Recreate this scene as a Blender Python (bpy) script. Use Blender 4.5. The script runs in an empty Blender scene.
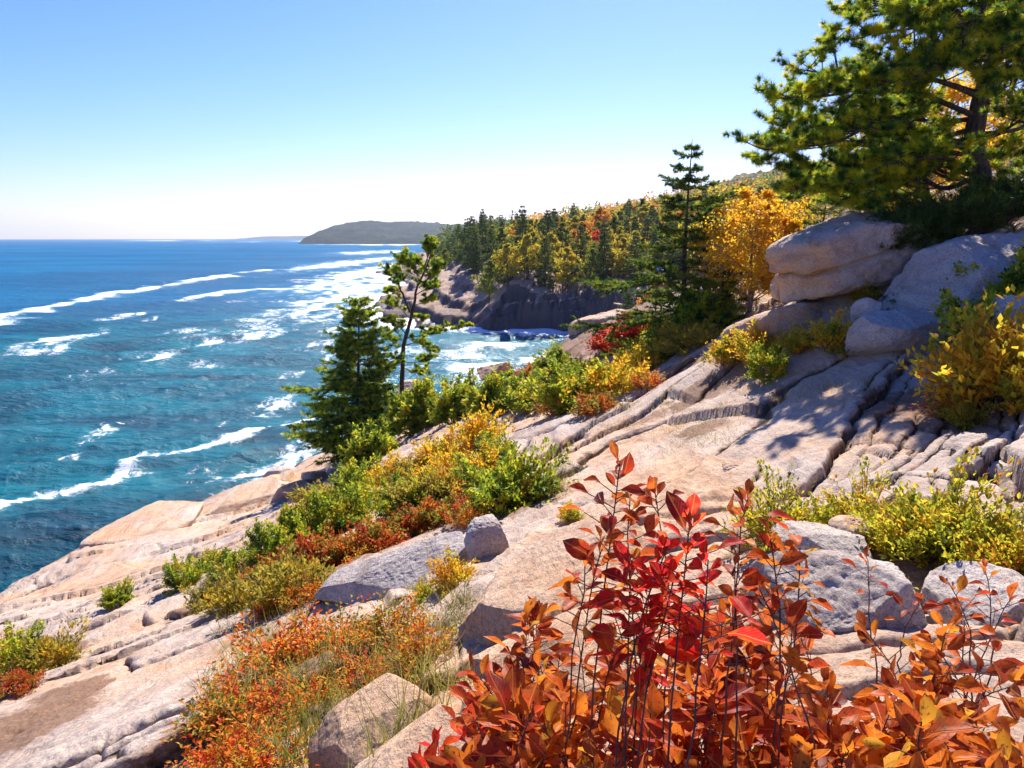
import bpy, bmesh, math, random
import numpy as np
from mathutils import Vector, Matrix

# ------------------------------------------------------------------ camera, sky, sun, exposure
sc = bpy.context.scene
W_, H_ = 1024, 768
F = 740.0
PITCH = math.atan(146 / F)
SEA = -13.0
SUN_AZ, SUN_EL = math.radians(13), math.radians(44)

cam_d = bpy.data.cameras.new("camera")
cam_d.sensor_width = 36.0
cam_d.lens = F / W_ * 36.0
cam_d.clip_start = 0.05
cam_d.clip_end = 40000
cam = bpy.data.objects.new("camera", cam_d)
sc.collection.objects.link(cam)
cam.rotation_euler = (math.pi / 2 - PITCH, 0, 0)
sc.camera = cam

world = bpy.data.worlds.new("World")
sc.world = world
world.use_nodes = True
wn = world.node_tree.nodes
sky = wn.new("ShaderNodeTexSky")
sky.sky_type = 'NISHITA'
sky.sun_disc = False
sky.sun_elevation = SUN_EL
sky.sun_rotation = SUN_AZ
sky.altitude = 10
sky.air_density = 1.0
sky.dust_density = 0.3
sky.ozone_density = 3.5
wn["Background"].inputs[1].default_value = 0.08
_hs = wn.new("ShaderNodeMix"); _hs.data_type = 'RGBA'; _hs.blend_type = 'MULTIPLY'; _hs.inputs[0].default_value = 1
_hs.inputs[7].default_value = (.149 * .86, .149 * .97, .149 * 1.22, 1)
world.node_tree.links.new(sky.outputs[0], _hs.inputs[6])
_sp, _cb = wn.new("ShaderNodeSeparateColor"), wn.new("ShaderNodeCombineColor")     # a clear, deep blue autumn sky: more contrast per channel
world.node_tree.links.new(_hs.outputs[2], _sp.inputs[0])
for _i, (_e, _k) in enumerate([(1.65, 1.16), (1.32, .83), (1.05, 1.02)]):
    _pw, _mu = wn.new("ShaderNodeMath"), wn.new("ShaderNodeMath")
    _pw.operation = 'POWER'; _pw.inputs[1].default_value = _e; _mu.operation = 'MULTIPLY'; _mu.inputs[1].default_value = _k / .149
    world.node_tree.links.new(_sp.outputs[_i], _pw.inputs[0]); world.node_tree.links.new(_pw.outputs[0], _mu.inputs[0]); world.node_tree.links.new(_mu.outputs[0], _cb.inputs[_i])
world.node_tree.links.new(_cb.outputs[0], wn["Background"].inputs[0])

sun_d = bpy.data.lights.new("sun", 'SUN')
sun_d.energy = 5.0
sun_d.angle = math.radians(0.5)
sun_d.color = (1.0, 0.93, 0.83)
sun = bpy.data.objects.new("sun", sun_d)
sc.collection.objects.link(sun)
sdir = Vector((math.sin(SUN_AZ) * math.cos(SUN_EL), math.cos(SUN_AZ) * math.cos(SUN_EL), math.sin(SUN_EL)))
sun.rotation_euler = sdir.to_track_quat('Z', 'Y').to_euler()

sc.view_settings.view_transform = 'Standard'
sc.view_settings.look = 'None'
sc.view_settings.exposure = 1.0
sc.view_settings.gamma = 1.0
sc.view_settings.use_curve_mapping = False
sc.cycles.max_bounces = 6
sc.cycles.diffuse_bounces = 4
sc.cycles.glossy_bounces = 2
sc.cycles.transmission_bounces = 4
sc.cycles.volume_bounces = 0
sc.cycles.use_denoising = True

rng = np.random.default_rng(7)

# ------------------------------------------------------------------ numeric helpers
def ray(px, py):
    x = (np.asarray(px, float) - 512) / F
    y = (384 - np.asarray(py, float)) / F
    c, s = math.cos(PITCH), math.sin(PITCH)
    return x, c + y * s, -s + y * c

def P(px, py, Y):
    x, y, z = ray(px, py)
    t = Y / y
    return np.array([x * t, Y, z * t])

def onsea(px, py, z=SEA):
    x, y, zz = ray(px, py)
    t = z / zz
    return np.array([x * t, y * t, z])

def _hash(ix, iy, iz, seed):
    h = (ix * 374761393 + iy * 668265263 + iz * 2147483647 + seed * 1442695041) & 0xFFFFFFFF
    h = ((h ^ (h >> 13)) * 1274126177) & 0xFFFFFFFF
    h = ((h ^ (h >> 16)) * 2246822519) & 0xFFFFFFFF
    return (h ^ (h >> 15)) & 0xFFFFFFFF

def noise3(x, y, z, seed=0):
    x, y, z = np.broadcast_arrays(np.asarray(x, float), np.asarray(y, float), np.asarray(z, float))
    ix, iy, iz = np.floor(x).astype(np.int64), np.floor(y).astype(np.int64), np.floor(z).astype(np.int64)
    fx, fy, fz = x - ix, y - iy, z - iz
    u, v, w = [f * f * f * (f * (f * 6 - 15) + 10) for f in (fx, fy, fz)]
    def g(a, b, c):
        h = _hash(ix + a, iy + b, iz + c, seed)
        th = (h & 1023) / 1023.0 * 2 * np.pi
        cz = ((h >> 10) & 1023) / 511.5 - 1
        sz = np.sqrt(np.maximum(0, 1 - cz * cz))
        return sz * np.cos(th) * (fx - a) + sz * np.sin(th) * (fy - b) + cz * (fz - c)
    def L(a, b, t): return a + (b - a) * t
    return 1.6 * L(L(L(g(0,0,0), g(1,0,0), u), L(g(0,1,0), g(1,1,0), u), v),
             L(L(g(0,0,1), g(1,0,1), u), L(g(0,1,1), g(1,1,1), u), v), w)

def noise2(x, y, seed=0):
    x, y = np.broadcast_arrays(np.asarray(x, float), np.asarray(y, float))
    ix, iy = np.floor(x).astype(np.int64), np.floor(y).astype(np.int64)
    fx, fy = x - ix, y - iy
    u, v = [f * f * f * (f * (f * 6 - 15) + 10) for f in (fx, fy)]
    def g(a, b):
        th = _hash(ix + a, iy + b, ix * 0 + 11, seed) / 4294967295.0 * 2 * np.pi
        return np.cos(th) * (fx - a) + np.sin(th) * (fy - b)
    a = g(0,0) + (g(1,0) - g(0,0)) * u
    b = g(0,1) + (g(1,1) - g(0,1)) * u
    return 1.5 * (a + (b - a) * v)

def fbm2(x, y, oct=4, seed=0, gain=0.5):
    r, a, f = 0, 1.0, 1.0
    for i in range(oct):
        r = r + a * noise2(x * f + i * 17.3, y * f - i * 9.1, seed + i)
        a *= gain; f *= 2.03
    return r

def fbm3(p, scale, oct=4, seed=0, gain=0.5):
    r, a, f = 0, 1.0, scale
    for i in range(oct):
        r = r + a * noise3(p[:,0] * f + i * 7.7, p[:,1] * f, p[:,2] * f, seed + i)
        a *= gain; f *= 2.03
    return r

def sstep(a, b, x):
    t = np.clip((np.asarray(x, float) - a) / (b - a), 0, 1)
    return t * t * (3 - 2 * t)

def voronoi2(u, v, seed, jit=0.85):
    """F1, F2-F1 edge distance, cell id randoms and offset to the cell's centre"""
    iu, iv = np.floor(u).astype(np.int64), np.floor(v).astype(np.int64)
    d1 = np.full(u.shape, 9.0); d2 = np.full(u.shape, 9.0)
    r1 = np.zeros(u.shape); cu = np.zeros(u.shape); cv = np.zeros(u.shape)
    for a in (-1, 0, 1):
        for b in (-1, 0, 1):
            h = _hash(iu + a, iv + b, iu * 0 + 3, seed)
            pu = iu + a + 0.5 + jit * ((h & 1023) / 1023.0 - 0.5)
            pv = iv + b + 0.5 + jit * (((h >> 10) & 1023) / 1023.0 - 0.5)
            rr = ((h >> 20) & 1023) / 1023.0
            du, dv = u - pu, v - pv
            d = np.sqrt(du * du + dv * dv)
            nearer = d < d1
            d2 = np.where(nearer, d1, np.minimum(d2, d))
            r1 = np.where(nearer, rr, r1)
            cu = np.where(nearer, du, cu); cv = np.where(nearer, dv, cv)
            d1 = np.where(nearer, d, d1)
    return d1, d2 - d1, r1, cu, cv

# ------------------------------------------------------------------ the lie of the land
CP = []
def cp(px, py, Y): CP.append(P(px, py, Y))
# foreground
for a in [(0,768,5.6),(200,768,4.4),(400,768,3.1),(600,768,2.2),(800,768,1.9),(1024,768,1.75),
          (0,690,8.2),(200,690,6.4),(400,690,4.1),(600,660,3.4),(800,650,2.9),(1024,650,2.6),
          (100,640,11),(200,600,12.2),(300,572,11.6),(400,548,10),(290,640,8),(400,600,7.0),(520,590,5.0),
          (520,530,8.2),(640,540,6.0),(700,540,5.2),(860,540,4.3),(1024,560,3.6),
          (165,582,15.5),(230,605,12.2),(340,545,12.6),(430,522,12.2),(500,503,12),(545,492,11),
          (330,490,24),(400,455,24),(480,420,24.5),(270,530,21),
          (560,470,12.4),(620,470,11.4),(700,460,10.2),(860,470,7.6),(1024,470,6.6),
          (560,430,17),(560,410,21),(620,400,18.5),(620,385,22),(700,400,15.2),(820,400,11.6),(960,410,9.2),
          (640,352,27),(740,345,18.5),(860,345,13.2),(1000,340,11.4),
          (830,275,16),(960,245,16.5),(1024,222,17),(780,310,20),(760,295,25),(700,286,28),(640,318,32),
          (350,468,33),(430,422,31),(500,398,30),(560,370,31),(480,395,38),(540,362,40),(600,326,41),(640,312,40)]:
    cp(*a)
for a in [(0,592),(55,564),(98,542),(132,534),(184,512),(196,506),(273,480),(300,463)]:
    q = onsea(*a, z=-12.75); CP.append(q)
    CP.append(q + np.array([-3.0, 0.6, -3.2]))
for a in [(100,592,-10.4),(200,535,-11.2),(20,612,-10.3),(250,508,-11.9)]:
    q = onsea(a[0], a[1], a[2]); CP.append(q)
for q in [(-1.5,0,-2.1),(0,0,-1.65),(1.5,0,-1.35),(-6,0,-4.6),(6,2,-.3),(-14,6,-8.5),(-24,12,-13),(-30,20,-16),
          (9,8,-.6),(14,12,1.6),(20,20,3.4),(30,14,6),(30,30,4.2),(45,40,6),(14,32,-.2),(16,42,-1.5),(22,52,-2.4),
          (-8,46,-14.5),(-14,48,-16),(-6,50,-15.5),(0,48,-13.5),(0,54,-16),(7,49,-12.5),(8,56,-15.5),(14,50,-4.4),(60,20,10)]:
    CP.append(np.array(q, float))
CP = np.array(CP)
def _U(r2): return np.where(r2 > 1e-12, 0.5 * r2 * np.log(r2 + 1e-12), 0)
_n = len(CP)
_S = 10.0
_c = CP[:, :2] / _S
_K = _U(((_c[:, None] - _c[None]) ** 2).sum(-1)) + np.eye(_n) * 0.01
_A = np.zeros((_n + 3, _n + 3)); _A[:_n, :_n] = _K
_A[:_n, _n] = 1; _A[:_n, _n+1:] = _c; _A[_n, :_n] = 1; _A[_n+1:, :_n] = _c.T
_w = np.linalg.solve(_A, np.concatenate([CP[:, 2], np.zeros(3)]))
def tps(x, y):
    xs, ys = x / _S, y / _S
    r = _w[_n] + _w[_n+1] * xs + _w[_n+2] * ys
    for i in range(_n):
        r = r + _w[i] * _U((xs - _c[i, 0]) ** 2 + (ys - _c[i, 1]) ** 2)
    return r

_gx, _gy = np.arange(-60, 82, .2), np.arange(-6, 64, .2)
_GZ = tps(*np.meshgrid(_gx, _gy))
def tpsg(x, y):
    u = np.clip((x + 60) / .2, 0, len(_gx) - 1.001); v = np.clip((y + 6) / .2, 0, len(_gy) - 1.001)
    i, j = u.astype(int), v.astype(int); f, g = u - i, v - j
    return (_GZ[j, i] * (1 - f) + _GZ[j, i + 1] * f) * (1 - g) + (_GZ[j + 1, i] * (1 - f) + _GZ[j + 1, i + 1] * f) * g

COAST = np.array([(30,-60),(12,46),(11,60),(12.5,75),(14.5,92),(13.5,103),(9,107),(2,106),(-5,107.5),(-12,110.5),
                  (-21.7,119),(-26.5,138),(-30,157),(-27,178),(-31,215),(-44,258),(-53,284),(-49,300),(-36,325),
                  (-36,370),(-44,440),(-52,560)], float)
def coast_sd(x, y):
    d = np.full(x.shape, 1e9); side = np.zeros(x.shape)
    for a, b in zip(COAST[:-1], COAST[1:]):
        e = b - a
        t = np.clip(((x - a[0]) * e[0] + (y - a[1]) * e[1]) / (e @ e), 0, 1)
        dx, dy = x - a[0] - t * e[0], y - a[1] - t * e[1]
        dd = np.hypot(dx, dy)
        cr = e[0] * dy - e[1] * dx
        side = np.where(dd < d - 1e-9, -np.sign(cr), side)
        d = np.minimum(d, dd)
    return d * side

STR = np.array([0.78, 0.626])
def strike(x, y):
    return x * STR[0] + y * STR[1], x * STR[1] - y * STR[0]

def bricks(u, v, wid, lmin, lmax, seed):
    """blocks between two joint sets: edge distance in metres, three randoms, place inside the block"""
    vv = v / wid + .9 * noise2(v / wid * .37, v * 0 + 3.3, seed)
    ri = np.floor(vv).astype(np.int64); fv = vv - ri
    h = _hash(ri, ri * 0 + 1, ri * 0, seed)
    L = lmin + (lmax - lmin) * (h & 1023) / 1023.0; off = ((h >> 10) & 1023) / 1023.0 * 9
    uu = (u + .35 * (fv - .5) * wid) / L + off
    ci = np.floor(uu).astype(np.int64); fu = uu - ci
    g = _hash(ri, ci, ri * 0 + 2, seed)
    r1, r2, r3 = (g & 1023) / 1023.0, ((g >> 10) & 1023) / 1023.0, ((g >> 20) & 1023) / 1023.0
    return np.minimum(fv, 1 - fv) * wid, np.minimum(fu, 1 - fu) * L, r1, r2, r3, fu - .5, fv - .5, L

def detail(x, y, zb=None, full=False):
    """granite sheets, joints between blocks and weathered surface; returns height and crack mask"""
    wx = 1.5 * fbm2(x * .2, y * .2, 2, 50) + .09 * fbm2(x * 1.3, y * 1.3, 4, 55, .6)
    wy = 1.5 * fbm2(x * .2, y * .2, 2, 60) + .09 * fbm2(x * 1.3, y * 1.3, 4, 65, .6)
    u, v = strike(x + wx, y + wy)
    dv, du, r1, r2, r3, fu, fv, L = bricks(u, v, 1.45, 1.7, 5.2, 5)
    e = np.minimum(dv, du * 1.2 + .02)
    h = (r1 - .5) * .20 + fv * (r2 - .40) * .22 + fu * (r3 - .5) * .07 * L
    deep = .55 + .45 * r1
    h -= deep * (.15 * np.exp(-(e / .04) ** 2) + .035 * np.exp(-e / .09))
    e1, blk = np.minimum(e, .4), r1.copy()
    m2 = sstep(-.08, .25, fbm2(x * .14 + 4, y * .14, 2, 71))
    dv, du, r1, r2, r3, fu, fv, L = bricks(u + 5, v + 2.2, .62, .7, 2.1, 19)
    e = np.minimum(dv, du)
    h += m2 * ((r1 - .5) * .12 + fv * (r2 - .4) * .08 + fu * (r3 - .5) * .05 * L - .05 * np.exp(-(e / .03) ** 2) - .015 * np.exp(-e / .05))
    e2 = np.minimum(e + .10 * (1 - m2), .4)
    crack = np.maximum(np.exp(-(e1 / .05) ** 2), np.exp(-(e2 / .04) ** 2))
    h += .07 * fbm2(u * .25, v * .7, 3, 80) + .012 * fbm2(u * 1.2, v * 2.6, 4, 90, .62) + .016 * (.5 - np.abs(fbm2(x * 2.6, y * 2.6, 3, 96, .6))) + .008 * fbm2(x * 9, y * 9, 2, 95)
    if zb is not None:      # weathered sheets step down the slope
        m3 = sstep(-.1, .3, fbm2(x * .1 + 9, y * .1 + 2, 2, 75))
        q = (zb + .25 * fbm2(x * .3, y * .3, 3, 77)) / .26; f = q - np.floor(q)
        h += m3 * .26 * .8 * (sstep(.78, 1.0, f) - f)
    if full: return h, crack, e1, e2, blk
    return h, crack

def headland(x, y):
    sd = coast_sd(x + 2.2 * fbm2(x * .12, y * .12, 3, 31), y + 1.6 * fbm2(x * .15, y * .15, 3, 32))
    c = sstep(-7, 1, x)
    _, _, rb, _, _ = voronoi2((x + .8 * fbm2(x * .3, y * .3, 2, 38)) / 3.6, y / 5.0, 25, 1.)
    _, _, rb2, _, _ = voronoi2(x / 1.5, y / 2.1, 26, 1.)
    sdb = sd + 3.0 * (rb - .5) + 1.1 * (rb2 - .5)
    cl = -13.2 + (6.4 + 1.6 * fbm2(x * .1, y * .1, 2, 33) + .9 * (rb - .5)) * (.30 * sstep(-0.8, .1, sdb) + .32 * sstep(1.3, 2.0, sdb) + .25 * sstep(3.0, 3.8, sdb) + .13 * sstep(5, 8, sdb)) + 0.9 * np.exp(-((sd + .5) / 2.5) ** 2)
    lay = 9.0 * (1 - np.exp(-np.maximum(sd, 0) / 15.0))
    tilt = 0.10 * (x + 20) - .03 * (y - 130)
    q = (lay + tilt + .5 * fbm2(x * .1, y * .1, 3, 35)) / 1.7
    stp = (np.floor(q) + sstep(.78, 1.0, q - np.floor(q))) * 1.7 - tilt
    sl = -13.3 + np.where(sd > 0, 0.25 * lay + .75 * np.maximum(stp, 0), sd * .5)
    z = sl * (1 - c) + cl * c
    z = z + .135 * np.maximum(sd - 6, 0) + .05 * np.maximum(x - 25, 0) * sstep(100, 170, y)
    z = np.where(sd < -0.5, np.minimum(z, -13.6 + .3 * (sd + .5)), z)
    return np.maximum(z, -17)

def height(x, y, full=False):
    x, y = np.atleast_1d(np.asarray(x, float)), np.atleast_1d(np.asarray(y, float))
    shp = x.shape
    x, y = x.ravel(), y.ravel()
    w = sstep(47, 60, y)
    z = np.zeros(x.shape)
    nr = w < 1
    zn = np.zeros(x.shape); zn[nr] = np.maximum(tpsg(x[nr], y[nr]), -17)
    zf = np.zeros(x.shape); fr = w > 0
    zf[fr] = headland(x[fr], y[fr])
    z = zn * (1 - w) + zf * w
    dt = detail(x, y, z, full); d, c = dt[:2]
    if nr.all(): z = z + d
    else:
        sdv = coast_sd(x, y); st = w * sstep(-9, -2, x) * sstep(-2.5, 0, sdv) * sstep(8, 4, sdv)
        z = z + d * (1 + .6 * w) * (1 - .85 * st)
    if full: return [z.reshape(shp)] + [a.reshape(shp) for a in dt[1:]]
    return z.reshape(shp)

_YS = np.geomspace(1.2, 420, 900)
def hit(px, py):
    """where the line of sight through this picture point meets the land"""
    x, y, z = ray(px, py)
    X, Z = x / y * _YS, z / y * _YS
    k = np.nonzero(height(X, _YS) > Z)[0]
    if len(k) == 0: return None
    Y = _YS[max(k[0] - 1, 0)]
    return np.array([x / y * Y, Y, float(height(x / y * Y, Y)[0])])

# ------------------------------------------------------------------ object helpers
COL = sc.collection
def link(o): COL.objects.link(o); return o

def mesh_np(name, verts, faces, mats=(), smooth=True, parent=None, uv=None, attrs=None):
    """faces: list of (M,k) arrays"""
    me = bpy.data.meshes.new(name)
    verts = np.ascontiguousarray(verts, dtype=np.float32)
    loops = np.concatenate([f.ravel() for f in faces]).astype(np.int32)
    tot = np.concatenate([np.full(len(f), f.shape[1]) for f in faces]).astype(np.int32)
    start = np.concatenate([[0], np.cumsum(tot)[:-1]]).astype(np.int32)
    me.vertices.add(len(verts)); me.vertices.foreach_set("co", verts.ravel())
    me.loops.add(len(loops)); me.loops.foreach_set("vertex_index", loops)
    me.polygons.add(len(tot)); me.polygons.foreach_set("loop_start", start); me.polygons.foreach_set("loop_total", tot)
    me.polygons.foreach_set("use_smooth", np.full(len(tot), smooth, dtype=bool))
    me.update(calc_edges=True)
    if uv is not None:
        l = me.uv_layers.new(name="uv")
        l.data.foreach_set("uv", np.ascontiguousarray(uv[loops], dtype=np.float32).ravel())
    for k, a in (attrs or {}).items():
        at = me.attributes.new(k, 'FLOAT', 'POINT')
        at.data.foreach_set("value", np.ascontiguousarray(a, dtype=np.float32))
    for m in mats: me.materials.append(m)
    me.validate()
    o = link(bpy.data.objects.new(name, me))
    if parent: o.parent = parent
    return o

def thing(name, label, cat, loc=(0,0,0), rotz=0, group=None, scale=1):
    o = link(bpy.data.objects.new(name, None))
    o.empty_display_size = .1
    o.location = loc; o.rotation_euler = (0, 0, rotz)
    o.scale = (scale, scale, scale) if np.isscalar(scale) else scale
    tag(o, label, cat, group)
    return o
def tag(o, label, cat, group=None):
    o['label'] = label; o['category'] = cat
    if group: o['group'] = group
    return o
def kind(o, k): o['kind'] = k; return o
def dup(root, loc, rotz, label, group=None, scale=1):
    r = root.copy(); link(r); r.location = loc; r.rotation_euler = (0, 0, rotz)
    r.scale = (scale, scale, scale) if np.isscalar(scale) else scale
    r['label'] = label
    if group: r['group'] = group
    for ch in list(root.children):
        c = ch.copy(); link(c); c.parent = r
    return r

def nrm(a): return a / np.maximum(np.linalg.norm(a, axis=-1, keepdims=True), 1e-9)

TEMPL = {
 'tri': (np.array([(0,-.5,0),(0,.5,0),(1,0,0)]), [np.array([[0,1,2]])]),
 'diamond': (np.array([(0,0,0),(.5,.5,.08),(1,0,-.04),(.5,-.5,.08)]), [np.array([[0,1,2,3]])]),
}
def _leaf_t(nt=6):
    v, f = [], []
    for i in range(nt):
        t = i / (nt - 1)
        w = .5 * (math.sin(math.pi * t ** 1.25) ** .8) * (1.06 - .1 * t) if 0 < t < 1 else .012
        bend = -.55 * (t ** 2) + .16 * t + .05 * math.sin(7 * t)
        for s in (-1, -.5, 0, .5, 1):
            v.append((t, s * w, bend + abs(s) * w * .45 + .07 * math.sin(9 * t + 3 * s) * abs(s)))
    for i in range(nt - 1):
        for j in range(4):
            a = i * 5 + j
            f.append((a, a + 1, a + 6, a + 5))
    return np.array(v), [np.array(f)]
TEMPL['leaf'] = _leaf_t()
_v, _f = _leaf_t(4)
TEMPL['smallleaf'] = _v, _f

class Leaves:
    def __init__(s, t): s.t = t; s.V = []; s.F = [[] for _ in TEMPL[t][1]]; s.n = 0; s.uv = []
    def add(s, p, d, n, L, Wd):
        p = np.atleast_2d(p); k = len(p)
        if k == 0: return
        d = nrm(np.broadcast_to(d, p.shape)); n = np.broadcast_to(n, p.shape)
        side = nrm(np.cross(d, n)); n = np.cross(side, d)
        L = np.broadcast_to(L, (k,)); Wd = np.broadcast_to(Wd, (k,))
        T, Fs = TEMPL[s.t]
        v = p[:, None] + (L[:, None] * T[:, 0])[..., None] * d[:, None] + (Wd[:, None] * T[:, 1])[..., None] * side[:, None] \
            + (Wd[:, None] * T[:, 2])[..., None] * n[:, None]
        m = len(T)
        s.V.append(v.reshape(-1, 3)); s.uv.append(np.tile(T[:, :2] + [0, .5], (k, 1)))
        for i, f in enumerate(Fs):
            s.F[i].append((f[None] + (s.n + np.arange(k) * m)[:, None, None]).reshape(-1, f.shape[1]))
        s.n += k * m
    def build(s, name, mat, parent=None):
        return mesh_np(name, np.concatenate(s.V), [np.concatenate(f) for f in s.F], [mat], True, parent, uv=np.concatenate(s.uv))

class Tubes:
    def __init__(s, sides=5): s.V = []; s.F = []; s.n = 0; s.k = sides
    def add(s, pts, rad):
        pts = np.asarray(pts, float); m = len(pts); k = s.k
        rad = np.broadcast_to(rad, (m,))
        tan = nrm(np.gradient(pts, axis=0))
        ref = np.array([0.31, .17, .93]) if abs(tan[0, 2]) < .8 else np.array([.95, .2, .1])
        a = nrm(np.cross(tan, ref)); b = np.cross(tan, a)
        th = np.arange(k) / k * 2 * np.pi
        v = pts[:, None] + rad[:, None, None] * (np.cos(th)[None, :, None] * a[:, None] + np.sin(th)[None, :, None] * b[:, None])
        i = np.arange(m - 1)[:, None]; j = np.arange(k)[None]
        f = np.stack([i * k + j, i * k + (j + 1) % k, (i + 1) * k + (j + 1) % k, (i + 1) * k + j], -1).reshape(-1, 4)
        s.V.append(v.reshape(-1, 3)); s.F.append(f + s.n); s.n += m * k
    def build(s, name, mat, parent=None):
        return mesh_np(name, np.concatenate(s.V), [np.concatenate(s.F)], [mat], True, parent)

def bez(a, b, c, n):
    t = np.linspace(0, 1, n)[:, None]
    return (1 - t) ** 2 * a + 2 * t * (1 - t) * b + t ** 2 * c
def smoothline(pts, n):
    """Catmull-Rom through points"""
    pts = np.asarray(pts, float)
    q = np.concatenate([[2 * pts[0] - pts[1]], pts, [2 * pts[-1] - pts[-2]]])
    t = np.linspace(0, len(pts) - 1 - 1e-6, n); i = t.astype(int); f = (t - i)[:, None]
    a, b, c, d = q[i], q[i+1], q[i+2], q[i+3]
    return .5 * (2*b + (c-a)*f + (2*a-5*b+4*c-d)*f**2 + (3*b-a-3*c+d)*f**3)
def rvec(r, n): return nrm(r.normal(size=(n, 3)))

# ------------------------------------------------------------------ materials
class NT:
    def __init__(s, name):
        s.m = bpy.data.materials.new(name); s.m.use_nodes = True
        s.t = s.m.node_tree; s.t.nodes.clear()
        s.out = s.n("ShaderNodeOutputMaterial")
    def n(s, typ, **kw):
        nd = s.t.nodes.new(typ)
        for k, v in kw.items():
            if k.startswith('_'): continue
            setattr(nd, k, v)
        return nd
    def l(s, a, b): s.t.links.new(a, b)
    def noise(s, vec, scale, detail=4, rough=.55, dist=0):
        nd = s.n("ShaderNodeTexNoise"); nd.inputs['Scale'].default_value = scale
        nd.inputs['Detail'].default_value = detail; nd.inputs['Roughness'].default_value = rough
        nd.inputs['Distortion'].default_value = dist
        if vec is not None: s.l(vec, nd.inputs['Vector'])
        return nd.outputs['Fac']
    def ramp(s, fac, stops, interp='LINEAR'):
        nd = s.n("ShaderNodeValToRGB"); cr = nd.color_ramp; cr.interpolation = interp
        while len(cr.elements) < len(stops): cr.elements.new(.5)
        for e, (p, c) in zip(cr.elements, stops):
            e.position = p; e.color = (*c, 1) if len(c) == 3 else c
        s.l(fac, nd.inputs[0]); return nd.outputs[0]
    def rampv(s, fac, a, b, lo=0., hi=1.):
        nd = s.n("ShaderNodeMapRange"); nd.interpolation_type = 'SMOOTHSTEP'
        nd.inputs[1].default_value = a; nd.inputs[2].default_value = b
        nd.inputs[3].default_value = lo; nd.inputs[4].default_value = hi
        s.l(fac, nd.inputs[0]); return nd.outputs[0]
    def mix(s, fac, a, b, mode='MIX'):
        nd = s.n("ShaderNodeMix", data_type='RGBA', blend_type=mode)
        for v, i in ((fac, 0), (a, 6), (b, 7)):
            if hasattr(v, 'links'): s.l(v, nd.inputs[i])
            else: nd.inputs[i].default_value = v if np.isscalar(v) else (*v, 1)
        return nd.outputs[2]
    def math(s, op, a, b=0.):
        nd = s.n("ShaderNodeMath", operation=op)
        for v, i in ((a, 0), (b, 1)):
            if hasattr(v, 'links'): s.l(v, nd.inputs[i])
            else: nd.inputs[i].default_value = v
        return nd.outputs[0]
    def bump(s, h, strength, dist, nrm_=None):
        nd = s.n("ShaderNodeBump"); nd.inputs['Strength'].default_value = strength; nd.inputs['Distance'].default_value = dist
        s.l(h, nd.inputs['Height'])
        if nrm_ is not None: s.l(nrm_, nd.inputs['Normal'])
        return nd.outputs[0]
    def bsdf(s, col, rough=.6, normal=None, spec=.5):
        b = s.n("ShaderNodeBsdfPrincipled")
        if hasattr(col, 'links'): s.l(col, b.inputs['Base Color'])
        else: b.inputs['Base Color'].default_value = (*col, 1)
        if hasattr(rough, 'links'): s.l(rough, b.inputs['Roughness'])
        else: b.inputs['Roughness'].default_value = rough
        b.inputs['Specular IOR Level'].default_value = spec
        if normal is not None: s.l(normal, b.inputs['Normal'])
        return b.outputs[0]
    def done(s, surf): s.l(surf, s.out.inputs['Surface']); return s.m

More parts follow.
